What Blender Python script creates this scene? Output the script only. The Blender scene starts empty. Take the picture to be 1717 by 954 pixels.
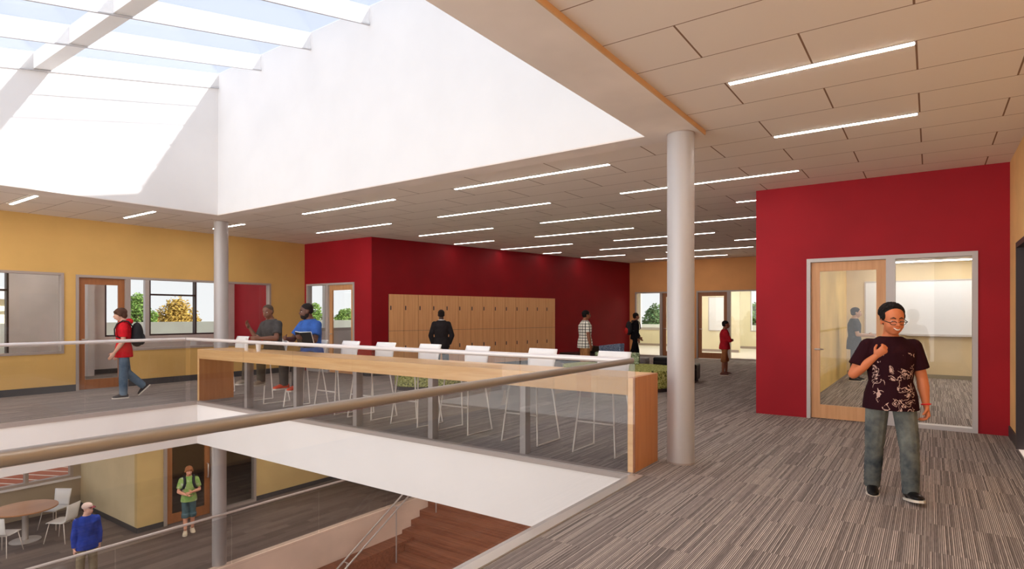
import bpy, bmesh, math, random
from mathutils import Vector, Matrix, noise
random.seed(7)
R = math.radians; PI = math.pi
SC = bpy.context.scene; COL = SC.collection

# ------------------------------------------------------------------ camera
cam_d = bpy.data.cameras.new('camera'); cam = bpy.data.objects.new('camera', cam_d); COL.objects.link(cam)
cam.location = (0, 0, 1.5)
cam.rotation_euler = (R(90), 0, math.atan2(.5785, .8157) - PI/2)
cam_d.sensor_width = 36; cam_d.lens = 36*989/1717; cam_d.shift_y = 50/1717
cam_d.clip_start = .05; cam_d.clip_end = 400
SC.camera = cam
# ------------------------------------------------------------------ world, sun, exposure
W = bpy.data.worlds.new('sky'); SC.world = W; W.use_nodes = True
wn = W.node_tree; wn.nodes.clear()
wo = wn.nodes.new('ShaderNodeOutputWorld'); wb = wn.nodes.new('ShaderNodeBackground')
tc = wn.nodes.new('ShaderNodeTexCoord'); sx = wn.nodes.new('ShaderNodeSeparateXYZ')
cr = wn.nodes.new('ShaderNodeValToRGB')
cr.color_ramp.elements[0].position = 0; cr.color_ramp.elements[0].color = (.97, .975, 1, 1)
cr.color_ramp.elements[1].position = .8; cr.color_ramp.elements[1].color = (.80, .87, 1, 1)
wn.links.new(tc.outputs['Generated'], sx.inputs[0]); wn.links.new(sx.outputs['Z'], cr.inputs[0])
wn.links.new(cr.outputs[0], wb.inputs[0]); wn.links.new(wb.outputs[0], wo.inputs[0])
wb.inputs['Strength'].default_value = .82
SUN_E = 5.2
sd = bpy.data.lights.new('sun', 'SUN'); sd.energy = SUN_E; sd.angle = R(.6); sd.color = (1, .96, .9)
so = bpy.data.objects.new('sun', sd); COL.objects.link(so); so.location = (3, -10, 12)
so.rotation_euler = Vector((-.56, 3.47, -1.0)).to_track_quat('-Z', 'Y').to_euler()
def area_light(name, loc, rot, sx_, sy_, watts, col):
    d = bpy.data.lights.new(name, 'AREA'); d.shape = 'RECTANGLE'; d.size = sx_; d.size_y = sy_; d.energy = watts; d.color = col
    o = bpy.data.objects.new(name, d); COL.objects.link(o); o.location = loc; o.rotation_euler = rot; return o
# added fill light at the open west end, unseen behind the viewer
area_light('west_fill', (-3.9, 6.4, 1.0), (0, -PI/2, 0), 4.6, 13, 400, (1, .985, .965))
LAMP = 42.0      # emission of the linear ceiling lamps
VS = SC.view_settings
VS.view_transform = 'Standard'; VS.look = 'None'; VS.gamma = 1; VS.use_curve_mapping = False; VS.exposure = 0.5
SC.display_settings.display_device = 'sRGB'

# ------------------------------------------------------------------ materials
def s2l(c):
    return tuple(((v/255+.055)/1.055)**2.4 if v/255 > .04045 else v/255/12.92 for v in c)
MATS = {}
def mat(name, rgb=(200,200,200), rough=.6, metal=0, spec=.3, emit=0, lin=None):
    if name in MATS: return MATS[name]
    m = bpy.data.materials.new(name); m.use_nodes = True
    b = m.node_tree.nodes['Principled BSDF']
    c = lin or s2l(rgb)
    b.inputs['Base Color'].default_value = (*c, 1); b.inputs['Roughness'].default_value = rough
    b.inputs['Metallic'].default_value = metal; b.inputs['Specular IOR Level'].default_value = spec
    if emit:
        b.inputs['Emission Color'].default_value = (*c, 1); b.inputs['Emission Strength'].default_value = emit
    MATS[name] = m; return m
class N:
    "tiny node-graph helper"
    def __init__(s, m): s.m = m; s.t = m.node_tree; s.b = s.t.nodes['Principled BSDF']
    def new(s, k, **kw):
        n = s.t.nodes.new(k)
        for a, v in kw.items(): setattr(n, a, v)
        return n
    def lk(s, a, b): s.t.links.new(a, b)
    def math(s, op, a, b=None, c=None):
        n = s.new('ShaderNodeMath', operation=op)
        for i, v in enumerate((a, b, c)):
            if v is None: continue
            if isinstance(v, (int, float)): n.inputs[i].default_value = v
            else: s.lk(v, n.inputs[i])
        return n.outputs[0]
    def pos(s, obj=True):
        tc = s.new('ShaderNodeTexCoord'); x = s.new('ShaderNodeSeparateXYZ')
        s.lk(tc.outputs['Object'], x.inputs[0]); return tc.outputs['Object'], x.outputs
    def comb(s, x, y, z):
        n = s.new('ShaderNodeCombineXYZ')
        for i, v in enumerate((x, y, z)):
            if isinstance(v, (int, float)): n.inputs[i].default_value = v
            else: s.lk(v, n.inputs[i])
        return n.outputs[0]
    def noise(s, vec, scale=5, detail=2, rough=.5):
        n = s.new('ShaderNodeTexNoise'); n.inputs['Scale'].default_value = scale
        n.inputs['Detail'].default_value = detail; n.inputs['Roughness'].default_value = rough
        if vec is not None: s.lk(vec, n.inputs['Vector'])
        return n.outputs[0]
    def ramp(s, fac, stops, interp='LINEAR'):
        n = s.new('ShaderNodeValToRGB'); r = n.color_ramp; r.interpolation = interp
        while len(r.elements) < len(stops): r.elements.new(.5)
        for e, (p, c) in zip(r.elements, stops): e.position = p; e.color = (*s2l(c), 1)
        s.lk(fac, n.inputs[0]); return n.outputs[0]
    def mix(s, f, a, b):
        n = s.new('ShaderNodeMix', data_type='RGBA')
        for i, v in ((0, f), (6, a), (7, b)):
            if isinstance(v, (int, float)): n.inputs[i].default_value = v
            elif isinstance(v, tuple): n.inputs[i].default_value = (*s2l(v), 1)
            else: s.lk(v, n.inputs[i])
        return n.outputs[2]
    def col(s, c): s.lk(c, s.b.inputs['Base Color'])
    def bump(s, h, st=.3, d=.01):
        n = s.new('ShaderNodeBump'); n.inputs['Strength'].default_value = st; n.inputs['Distance'].default_value = d
        s.lk(h, n.inputs['Height']); s.lk(n.outputs[0], s.b.inputs['Normal'])

def paint(name, rgb, rough=.75, var=.04, spec=.2):
    m = mat(name, rgb, rough, spec=spec); n = N(m); v, _ = n.pos()
    f = n.noise(v, 1.3, 3)
    lo = tuple(max(0, c*(1-var)) for c in rgb); hi = tuple(min(255, c*(1+var)) for c in rgb)
    n.col(n.ramp(f, [(.3, lo), (.7, hi)])); n.bump(n.noise(v, 160, 2), .05, .002); return m
def wood(name, a, b, axis='Z', rough=.4, scale=1):
    m = mat(name, a, rough, spec=.35); n = N(m); v, x = n.pos()
    k = {'X': (1.2, 22, 22), 'Y': (22, 1.2, 22), 'Z': (22, 22, 1.2)}[axis]
    vec = n.comb(*[n.math('MULTIPLY', x[i], k[i]*scale) for i in range(3)])
    f = n.noise(vec, 1, 4, .6); n.col(n.ramp(f, [(.3, a), (.7, b)])); return m
def fabric(name, rgb, var=.12, scale=60, rough=.9):
    m = mat(name, rgb, rough, spec=.1); n = N(m); v, _ = n.pos()
    f = n.noise(v, 9, 4, .6)
    lo = tuple(c*(1-var) for c in rgb); hi = tuple(min(255, c*(1+var)) for c in rgb)
    n.col(n.ramp(f, [(.35, lo), (.65, hi)])); n.bump(n.noise(v, 14, 3), .4, .02); return m

def carpet(name, tint=(1,1,1), axis=0):
    m = mat(name, (120,112,105), .95, spec=.05); n = N(m); v, x = n.pos()
    a, b = (x[0], x[1]) if axis == 0 else (x[1], x[0])
    row = n.math('FLOOR', n.math('DIVIDE', b, .61))
    shift = n.math('MULTIPLY', n.math('MODULO', n.math('ABSOLUTE', row), 2), .305)
    tile = n.math('FLOOR', n.math('DIVIDE', n.math('ADD', a, shift), .61))
    wn_ = n.new('ShaderNodeTexWhiteNoise', noise_dimensions='2D')
    s1 = n.math('FLOOR', n.math('DIVIDE', b, .011)); n.lk(n.comb(s1, n.math('MULTIPLY', tile, 3.1), 0), wn_.inputs['Vector']); w0 = wn_.outputs['Value']
    wid = n.math('MULTIPLY_ADD', w0, .4, .28)          # each cord has its own width, a dark groove between cords
    groove = n.math('LESS_THAN', n.math('FRACT', n.math('DIVIDE', b, .011)), n.math('MULTIPLY', wid, .62))
    along = n.noise(n.comb(n.math('MULTIPLY', a, 9), n.math('MULTIPLY', b, 180), 0), 1, 2)
    f = n.math('ADD', n.math('MULTIPLY', w0, .6), n.math('MULTIPLY', along, .4))
    T = lambda c: tuple(v_*t for v_, t in zip(c, tint))
    light = n.ramp(f, [(.15, T((108,100,97))), (.4, T((150,139,134))), (.6, T((174,163,156))), (.85, T((212,200,190)))])
    dark = n.ramp(along, [(.3, T((64,55,52))), (.7, T((96,85,80)))])
    n.col(n.mix(groove, light, dark)); n.bump(w0, .25, .004); return m
M_carpet = carpet('striped_carpet')
M_lowfloor = mat('plank_floor', (100,90,84), .5, spec=.3)
_n = N(M_lowfloor); _v, _x = _n.pos()
_r = _n.math('FLOOR', _n.math('DIVIDE', _x[1], .18))
_w = _n.new('ShaderNodeTexWhiteNoise', noise_dimensions='2D')
_n.lk(_n.comb(_r, _n.math('FLOOR', _n.math('ADD', _n.math('DIVIDE', _x[0], 1.2), _n.math('MULTIPLY', _r, .37))), 0), _w.inputs['Vector'])
_g = _n.noise(_n.comb(_n.math('MULTIPLY', _x[0], 1.5), _n.math('MULTIPLY', _x[1], 28), 0), 1, 4)
_n.col(_n.ramp(_n.math('ADD', _n.math('MULTIPLY', _w.outputs['Value'], .5), _n.math('MULTIPLY', _g, .5)), [(.2, (92,80,76)), (.8, (132,116,108))]))

M_tile = mat('ceiling_tile', (214,196,178), .9, spec=.1)
_n = N(M_tile); _v, _x = _n.pos()
_u = _n.math('DIVIDE', _n.math('SUBTRACT', _x[0], 4.9-58.33), .5833)
_ru = _n.math('FLOOR', _u); _fu = _n.math('FRACT', _u)
_par = _n.math('MULTIPLY', _n.math('MODULO', _ru, 2), .5)
_fv = _n.math('FRACT', _n.math('ADD', _n.math('DIVIDE', _n.math('SUBTRACT', _x[1], .08-64), 1.28), _par))
_s1 = _n.math('LESS_THAN', _n.math('MINIMUM', _fu, _n.math('SUBTRACT', 1, _fu)), .0075)
_s2 = _n.math('LESS_THAN', _n.math('MINIMUM', _fv, _n.math('SUBTRACT', 1, _fv)), .0052)
_s = _n.math('MAXIMUM', _s1, _s2)
_n.col(_n.mix(_s, (236,224,212), (140,110,90)))
M_soffit = paint('soffit_paint', (236,224,214))
M_white = paint('white_paint', (240,236,232), var=.01)
M_fascia = paint('fascia_white', (238,230,224), var=.01)
M_yellow = paint('yellow_paint', (214,172,104), var=.03)
M_yellow2 = paint('amber_paint', (222,158,100), var=.03)
M_olive = paint('pale_olive_paint', (220,200,162), var=.03)
M_cream = paint('cream_paint', (238,230,200), var=.02)
M_red = paint('red_paint_shaded', (134,14,24), var=.04, rough=.6)  # wall red with the shade of the locker wall in its colour
M_redlit = paint('red_paint_lit', (166,28,40), var=.04, rough=.6)  # same wall red, brightened for the better lit front and short walls
M_taupe = paint('taupe_paint', (176,160,140))
M_greyw = paint('grey_wall_paint', (236,230,230))
M_tan = paint('tan_wall_paint', (240,214,194))
M_base = mat('dark_baseboard', (72,68,68), .6)
M_metal = mat('satin_metal', (206,198,192), .38, .55)
M_colm = mat('silver_column_paint', (188,182,180), .5, .25)
M_rail = mat('handrail_metal', (150,140,130), .34, .35)
M_railw = mat('pale_handrail_metal', (226,216,210), .4, .3)
M_frame = mat('aluminium_frame', (172,158,150), .5, .2)
M_framel = mat('pale_aluminium_frame', (200,194,192), .5, .2)
M_dark = mat('dark_frame', (72,62,62), .5)
M_wood = wood('maple_counter', (228,176,118), (244,198,142), 'Y')
M_woodshade = wood('maple_shaded', (192,124,74), (206,140,86), 'Z')  # counter maple, darkened for the shade on the end panels
M_door = wood('door_wood', (214,156,106), (230,176,126), 'Z')
M_doord = wood('dark_door_wood', (150,94,58), (168,108,66), 'Z')
M_locker = wood('locker_wood', (216,156,104), (234,178,126), 'Z')
M_stair = wood('stair_wood', (130,78,54), (164,104,74), 'Y', .5)
M_tabletop = wood('table_wood', (184,128,88), (206,148,104), 'X')
M_black = mat('black_leather', (16,14,15), .35)
M_chair = mat('white_shell', (244,240,236), .4)
M_wire = mat('white_wire', (236,226,216), .35, .2)
M_board = mat('whiteboard', (236,238,242), .25)
M_lampm = mat('lamp_diffuser', lin=(1, .98, .955), emit=LAMP)
M_lampf = mat('lamp_diffuser_far', lin=(1, .95, .88), emit=LAMP*.4)
M_farfill = mat('far_fill_diffuser', lin=(1, .97, .9), emit=3.3)
M_lowfill = mat('lower_fill_diffuser', lin=(1, .95, .88), emit=22)
M_roomlamp = mat('room_lamp_diffuser', lin=(1, .965, .91), emit=12)

def glassmat(name, tint=(.94,.95,.94), refl=1.0, rough=.0):
    m = bpy.data.materials.new(name); m.use_nodes = True; t = m.node_tree; t.nodes.clear()
    o = t.nodes.new('ShaderNodeOutputMaterial'); tr = t.nodes.new('ShaderNodeBsdfTransparent'); gl = t.nodes.new('ShaderNodeBsdfGlossy')
    mx = t.nodes.new('ShaderNodeMixShader'); fr = t.nodes.new('ShaderNodeFresnel'); mu = t.nodes.new('ShaderNodeMath'); mu.operation = 'MULTIPLY'
    tr.inputs[0].default_value = (*tint, 1); gl.inputs['Roughness'].default_value = rough; gl.inputs[0].default_value = (1,1,1,1)
    fr.inputs[0].default_value = 1.45; mu.inputs[1].default_value = refl
    ge = t.nodes.new('ShaderNodeNewGeometry'); inv = t.nodes.new('ShaderNodeMath'); inv.operation = 'SUBTRACT'; inv.inputs[0].default_value = 1
    m3 = t.nodes.new('ShaderNodeMath'); m3.operation = 'MULTIPLY'      # only the outer face of the pane mirrors
    t.links.new(ge.outputs['Backfacing'], inv.inputs[1]); t.links.new(fr.outputs[0], m3.inputs[0]); t.links.new(inv.outputs[0], m3.inputs[1])
    t.links.new(m3.outputs[0], mu.inputs[0]); t.links.new(mu.outputs[0], mx.inputs[0])
    t.links.new(tr.outputs[0], mx.inputs[1]); t.links.new(gl.outputs[0], mx.inputs[2]); t.links.new(mx.outputs[0], o.inputs[0]); return m
M_glass = glassmat('clear_glass', (.96,.965,.96), .9)
M_railglass = glassmat('railing_glass', (.9,.9,.9), 1.0)
# skylight rafters made half see-through, so their shadow stripes fade
M_fin = bpy.data.materials.new('seethrough_fin'); M_fin.use_nodes = True
_t = M_fin.node_tree; _t.nodes.clear(); _o = _t.nodes.new('ShaderNodeOutputMaterial')
_a = _t.nodes.new('ShaderNodeBsdfTransparent'); _d = _t.nodes.new('ShaderNodeBsdfDiffuse'); _tr = _t.nodes.new('ShaderNodeBsdfTranslucent')
_d.inputs[0].default_value = (.95,.94,.92,1); _tr.inputs[0].default_value = (.95,.94,.92,1)
_m1 = _t.nodes.new('ShaderNodeMixShader'); _m1.inputs[0].default_value = .35; _m2 = _t.nodes.new('ShaderNodeMixShader'); _m2.inputs[0].default_value = .32
_t.links.new(_d.outputs[0], _m1.inputs[1]); _t.links.new(_tr.outputs[0], _m1.inputs[2])
_t.links.new(_a.outputs[0], _m2.inputs[1]); _t.links.new(_m1.outputs[0], _m2.inputs[2]); _t.links.new(_m2.outputs[0], _o.inputs[0])

# ------------------------------------------------------------------ mesh helpers
def box(bm, lo, hi):
    (x0,y0,z0),(x1,y1,z1) = lo, hi
    v = [bm.verts.new(p) for p in ((x0,y0,z0),(x1,y0,z0),(x1,y1,z0),(x0,y1,z0),(x0,y0,z1),(x1,y0,z1),(x1,y1,z1),(x0,y1,z1))]
    for f in ((3,2,1,0),(4,5,6,7),(0,1,5,4),(1,2,6,5),(2,3,7,6),(3,0,4,7)): bm.faces.new([v[i] for i in f])
    return v
def frame_of(d):
    d = d.normalized(); u = Vector((0,0,1)) if abs(d.z) < .9 else Vector((1,0,0))
    a = d.cross(u).normalized(); return a, d.cross(a).normalized()
def loft(bm, rings, seg=16, cap=True):
    "rings: (centre, axis_a vector, axis_b vector); closed tube"
    loops = []
    for c, a, b in rings:
        c = Vector(c); loops.append([bm.verts.new(c + Vector(a)*math.cos(2*PI*i/seg) + Vector(b)*math.sin(2*PI*i/seg)) for i in range(seg)])
    for l0, l1 in zip(loops, loops[1:]):
        for i in range(seg): bm.faces.new((l0[i], l0[(i+1)%seg], l1[(i+1)%seg], l1[i]))
    if cap:
        bm.faces.new(loops[0][::-1]); bm.faces.new(loops[-1])
def tube(bm, pts, r, seg=10, closed=False):
    pts = [Vector(p) for p in pts]; n = len(pts); rings = []; pa = None
    for i, p in enumerate(pts):
        if closed: d = (pts[(i+1)%n] - pts[i-1])
        else: d = (pts[min(i+1, n-1)] - pts[max(i-1, 0)])
        d.normalize()
        if pa is None: a, b = frame_of(d)
        else:
            a = (pa - d*pa.dot(d)).normalized(); b = d.cross(a)
        pa = a; rr = r[i] if isinstance(r, (list, tuple)) else r
        k = 1.0
        if not closed and 0 < i < n-1:
            c = (pts[i]-pts[i-1]).normalized().dot((pts[i+1]-pts[i]).normalized()); k = 1/max(.5, math.sqrt((1+c)/2))
        rings.append((p, a*rr*k, b*rr*k))
    if closed: rings.append(rings[0])
    loft(bm, rings, seg, not closed)
def cyl(bm, x, y, z0, z1, r, seg=32, r2=None):
    r2 = r if r2 is None else r2
    loft(bm, [((x,y,z0),(r,0,0),(0,r,0)), ((x,y,z1),(r2,0,0),(0,r2,0))], seg)
def ell(bm, c, r, seg=16, rot=None):
    "ellipsoid"
    m = Matrix.Translation(c) @ (rot.to_4x4() if rot else Matrix.Identity(4)) @ Matrix.Diagonal((*r, 1))
    bmesh.ops.create_uvsphere(bm, u_segments=seg, v_segments=max(8, seg*2//3), radius=1, matrix=m)
def cap(bm, p0, p1, r0, r1, seg=12, side=None, fl=1.0):
    "tapered capsule; fl flattens it across 'side'"
    p0, p1 = Vector(p0), Vector(p1); d = (p1-p0)
    if d.length < 1e-5: return
    d.normalize()
    if side is not None:
        a = Vector(side); a = (a - d*a.dot(d)).normalized(); b = d.cross(a)
    else: a, b = frame_of(d)
    rings = []
    for k in (-.98, -.8, -.45): rings.append((p0 + d*r0*k*fl, a*r0*math.sqrt(1-k*k), b*r0*fl*math.sqrt(1-k*k)))
    rings.append((p0, a*r0, b*r0*fl)); rings.append((p1, a*r1, b*r1*fl))
    for k in (.45, .8, .98): rings.append((p1 + d*r1*k*fl, a*r1*math.sqrt(1-k*k), b*r1*fl*math.sqrt(1-k*k)))
    loft(bm, rings, seg)
def obj(name, bm, m, parent=None, smooth=False, bevel=0, loc=None):
    bmesh.ops.recalc_face_normals(bm, faces=bm.faces)
    me = bpy.data.meshes.new(name); bm.to_mesh(me); bm.free()
    if smooth:
        for p in me.polygons: p.use_smooth = True
    for mm in (m if isinstance(m, (list, tuple)) else [m]): me.materials.append(mm)
    o = bpy.data.objects.new(name, me); COL.objects.link(o)
    if parent is not None: o.parent = parent
    if loc is not None: o.location = loc
    if bevel:
        b = o.modifiers.new('b', 'BEVEL'); b.width = bevel; b.segments = 2; b.limit_method = 'ANGLE'
    return o
def B(*boxes):
    bm = bmesh.new()
    for lo, hi in boxes: box(bm, lo, hi)
    return bm
def smooth_angle(o, deg=35):
    for p in o.data.polygons: p.use_smooth = True
    e = o.data
    bm = bmesh.new(); bm.from_mesh(e)
    for ed in bm.edges:
        if len(ed.link_faces) == 2 and ed.calc_face_angle(0) > R(deg): ed.smooth = False
    bm.to_mesh(e); bm.free(); return o
def tag(o, label, cat, group=None, kind=None):
    o['label'] = label; o['category'] = cat
    if group: o['group'] = group
    if kind: o['kind'] = kind
    return o
def thing(name, label, cat, loc=(0,0,0), rz=0, group=None):
    o = bpy.data.objects.new(name, None); COL.objects.link(o); o.empty_display_size = .2
    o.location = loc; o.rotation_euler = (0,0,rz); return tag(o, label, cat, group)
def struct(name, bm, m, parent=None, bevel=0):
    o = obj(name, bm, m, parent, bevel=bevel)
    if parent is None: o['kind'] = 'structure'
    return o
def copy_tree(o, parent=None):
    c = o.copy(); COL.objects.link(c)
    if parent is not None: c.parent = parent
    for ch in [x for x in KIDS.get(o.name, [])]: copy_tree(ch, c)
    return c
KIDS = {}
def index_kids(o):
    KIDS[o.name] = [x for x in bpy.data.objects if x.parent == o]
    for k in KIDS[o.name]: index_kids(k)

def wall(name, axis, c0, c1, a0, a1, z0, z1, holes, m):
    """wall slab between c0..c1 on 'axis' ('X': plane of constant X), running a0..a1, with rectangular holes (a0,a1,z0,z1)"""
    As = sorted({a0, a1, *[h[0] for h in holes], *[h[1] for h in holes]}); Zs = sorted({z0, z1, *[h[2] for h in holes], *[h[3] for h in holes]})
    As = [a for a in As if a0 <= a <= a1]; Zs = [z for z in Zs if z0 <= z <= z1]
    bm = bmesh.new()
    for i in range(len(As)-1):
        j = 0
        while j < len(Zs)-1:
            am = (As[i]+As[i+1])/2
            inh = lambda z: any(h[0] < am < h[1] and h[2] < z < h[3] for h in holes)
            if inh((Zs[j]+Zs[j+1])/2): j += 1; continue
            k = j
            while k < len(Zs)-1 and not inh((Zs[k]+Zs[k+1])/2): k += 1
            lo, hi = (c0, As[i], Zs[j]), (c1, As[i+1], Zs[k])
            if axis == 'Y': lo, hi = (As[i], c0, Zs[j]), (As[i+1], c1, Zs[k])
            box(bm, lo, hi); j = k
    return struct(name, bm, m)
CZ = 3.375
# ================================================================== STRUCTURE
# ---- upper floor (carpet) with the atrium opening X<5.15, 2.26<Y<10.3
EX, EY0, EY1 = 5.15, 2.26, 10.3
fl = [((-4,-.8,-.04),(EX,EY0,0)), ((EX,-.8,-.04),(9.4,13.65,0)), ((9.4,-4,-.04),(20.1,13.65,0)), ((-4,EY1,-.04),(EX,13.65,0)), ((-4,13.65,-.04),(20.1,17,0))]
struct('floor', B(*fl), M_carpet)
sl = [((a[0],a[1],-.72),(b[0],b[1],-.04)) for a, b in fl[:4]] + [((-4,13.65,-.72),(20.1,17.1,-.04))]
struct('ceiling_lower', B(*sl), M_fascia)
struct('trim_1', B(((-4,EY0-.1,0),(EX+.0,EY0+.02,.012)), ((-4,EY0,-.06),(EX,EY0+.02,0))), M_metal)
struct('trim_2', B(((EX-.02,EY0+.02,-.05),(EX+.05,EY1,.012))), M_frame)
struct('trim_3', B(((-4,EY1-.02,-.05),(EX-.02,EY1+.04,.012))), M_frame)
# ---- ceiling with the light shaft X<5.75, 2.4<Y<10.74
SX, SY0, SY1 = 5.75, 2.4, 10.74
bx0, by0, by1 = 6.05, 1.88, 11.25
struct('ceiling', B(((-4,-.8,CZ),(bx0,SY0-.16,CZ+.25)), ((bx0,-.8,CZ),(9.46,17,CZ+.25)), ((9.46,2.1,CZ),(20.1,17,CZ+.25)), ((-4,SY1+.16,CZ),(bx0,17,CZ+.25))), M_tile)
struct('ceiling_soffit', B(((-4,by0,CZ-.045),(bx0,SY0-.001,CZ-.002)), ((SX+.001,SY0,CZ-.045),(bx0,by1,CZ-.002)), ((-4,SY1+.001,CZ-.045),(SX,by1,CZ-.002))), M_soffit)
struct('trim_4', B(((-4,by0-.012,CZ-.045),(bx0,by0,CZ))), mat('tan_edge_strip', (214,168,120), .6))
SL = .215
def roofz(x): return 5.94 - SL*(SX-x)
def shaft_side(y0, y1, x0=-3.2, x1=SX):
    bm = bmesh.new()
    pts = [(x0, CZ-.03), (x1, CZ-.03), (x1, roofz(x1)), (x0, roofz(x0))]
    a = [bm.verts.new((x, y0, z)) for x, z in pts]; b = [bm.verts.new((x, y1, z)) for x, z in pts]
    bm.faces.new(a[::-1]); bm.faces.new(b)
    for i in range(4): bm.faces.new((a[i], a[(i+1)%4], b[(i+1)%4], b[i]))
    return bm
struct('wall_shaft_left', shaft_side(SY1, SY1+.15), M_white)
struct('wall_shaft_near', shaft_side(SY0-.15, SY0), M_white)
struct('wall_shaft_right', B(((SX,SY0-.15,CZ-.03),(SX+.15,SY1+.15,roofz(SX)))), M_white)
struct('wall_shaft_end', B(((-3.35,SY0-.15,CZ),(-3.2,SY1+.15,roofz(-3.2)))), M_white)
# skylight: one thing, fins and purlins are its parts
sk = thing('skylight', 'sloping glazed skylight with white translucent fins over the open atrium', 'skylight', (0,0,roofz(0)))
def off(o): o.location = (0,0,-roofz(0)); return o
for k in range(6):
    y = 10.70 - 1.372*k - (0 if k else 0)
    bm = bmesh.new(); x0, x1 = -3.18, SX-.005
    def slab(bm, ya, yb, d0, d1):
        v = []
        for yy in (ya, yb):
            for x, d in ((x0, d0), (x1, d0), (x1, d1), (x0, d1)): v.append(bm.verts.new((x, yy, roofz(x)-d)))
        bm.faces.new(v[0:4]); bm.faces.new(v[4:8][::-1])
        for i in range(4): bm.faces.new((v[i], v[4+i], v[4+(i+1)%4], v[(i+1)%4]))
    slab(bm, y, y+.02, .0, .262); off(obj('translucent_fin', bm, M_fin, sk))
    bm = bmesh.new(); slab(bm, y-.004, y+.026, .262, .276); off(obj('fin_edge', bm, mat('fin_edge_grey', (196,192,192), .5), sk))
for px_ in (3.1, .4, -2.2):
    bm = bmesh.new()
    for ya, yb in ((SY0+.01, SY1-.01),):
        v = []
        for yy in (ya, yb):
            for x, d in ((px_-.11, .01), (px_+.11, .01), (px_+.11, .25), (px_-.11, .25)): v.append(bm.verts.new((x, yy, roofz(x)-d)))
        bm.faces.new(v[0:4]); bm.faces.new(v[4:8][::-1])
        for i in range(4): bm.faces.new((v[i], v[4+i], v[4+(i+1)%4], v[(i+1)%4]))
    off(obj('purlin', bm, M_white, sk))
bm = bmesh.new()
v = [bm.verts.new((x, y, roofz(x)+.01+dz)) for dz in (0,.012) for x, y in ((-3.2,SY0),(SX,SY0),(SX,SY1),(-3.2,SY1))]
for f in ((3,2,1,0),(4,5,6,7),(0,1,5,4),(1,2,6,5),(2,3,7,6),(3,0,4,7)): bm.faces.new([v[i] for i in f])
off(obj('skylight_glass', bm, glassmat('skylight_glass', (.86,.89,.95), .5), sk))

# ---- yellow wall on the left (Y = 13.65)
YW = 13.65
wall('wall_left', 'Y', YW, YW+.14, -4, 9.68, 0, CZ, [(1.9,4.283,.745,2.3), (4.478,5.40,0,2.28), (5.40,8.665,.74,2.28)], M_yellow)
struct('baseboard_left', B(((-4,YW-.015,0),(4.478,YW,.13)), ((5.40,YW-.015,0),(9.66,YW,.13))), M_base)
def window(name, axis, c, a0, a1, z0, z1, mull=(), bars=(), fr=M_frame, w=.045, d=.12, glass=True, sill=True):
    def bx(a, b, p, q, c0=None, c1=None):
        c0 = c-.02 if c0 is None else c0; c1 = c+d+.01 if c1 is None else c1
        return ((c0,a,p),(c1,b,q)) if axis == 'X' else ((a,c0,p),(b,c1,q))
    bxs = [bx(a0,a0+w,z0,z1), bx(a1-w,a1,z0,z1), bx(a0+w,a1-w,z1-w,z1)]
    if sill: bxs.append(bx(a0+w,a1-w,z0,z0+w))
    for m_ in mull: bxs.append(bx(m_-w/2,m_+w/2,z0+(w if sill else 0),z1-w))
    for (b0,b1,z) in bars: bxs.append(bx(b0,b1,z-.022,z+.022))
    o = struct(name, B(*bxs), fr)
    if glass:
        g = obj('window_glass', B(bx(a0+w,a1-w,z0+(w if sill else .02),z1-w,c+.05,c+.058)), M_glass, o)
    return o
window('window_1', 'Y', YW, 1.9, 4.283, .745, 2.3, mull=(3.0,))
window('window_2', 'Y', YW, 5.40, 8.665, .74, 2.28)
def door(name, axis, c, a0, a1, ztop, leaf_m, hinge=1, rail=.11, bot=.2, c_off=.03, fr=M_frame, side=None):
    """framed glazed timber door; jamb frame is the door object, leaf/glass/handle its parts"""
    def bx(a, b, p, q, c0, c1):
        a, b = min(a,b), max(a,b)
        return ((c0,a,p),(c1,b,q)) if axis == 'X' else ((a,c0,p),(b,c1,q))
    w = .05
    o = struct(name, B(bx(a0,a0+w,0,ztop,c-.02,c+.13), bx(a1-w,a1,0,ztop,c-.02,c+.13), bx(a0+w,a1-w,ztop-w,ztop,c-.02,c+.13)), fr)
    l0, l1, zt = a0+w+.004, a1-w-.004, ztop-w-.004
    k0, k1 = c+c_off, c+c_off+.045
    leaf = obj('door_leaf', B(bx(l0,l0+rail,.01,zt,k0,k1), bx(l1-rail,l1,.01,zt,k0,k1), bx(l0+rail,l1-rail,zt-rail-.02,zt,k0,k1), bx(l0+rail,l1-rail,.01,bot,k0,k1)), leaf_m, o)
    obj('door_glass', B(bx(l0+rail,l1-rail,bot,zt-rail-.02,k0+.018,k0+.026)), M_glass, o)
    ax = l1-rail/2 if hinge < 0 else l0+rail/2
    sgn = -1
    bm = bmesh.new()
    P = lambda a, cc, z: (cc,a,z) if axis == 'X' else (a,cc,z)
    tube(bm, [P(ax,k0,1.0), P(ax,k0-.05,1.0), P(ax+(.11 if hinge>0 else -.11)*1,k0-.05,1.0)], .009, 8)
    h = obj('door_handle', bm, M_metal, leaf, smooth=True)
    return o
door('door_1', 'Y', YW, 4.478, 5.40, 2.28, M_doord, hinge=1)
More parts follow.
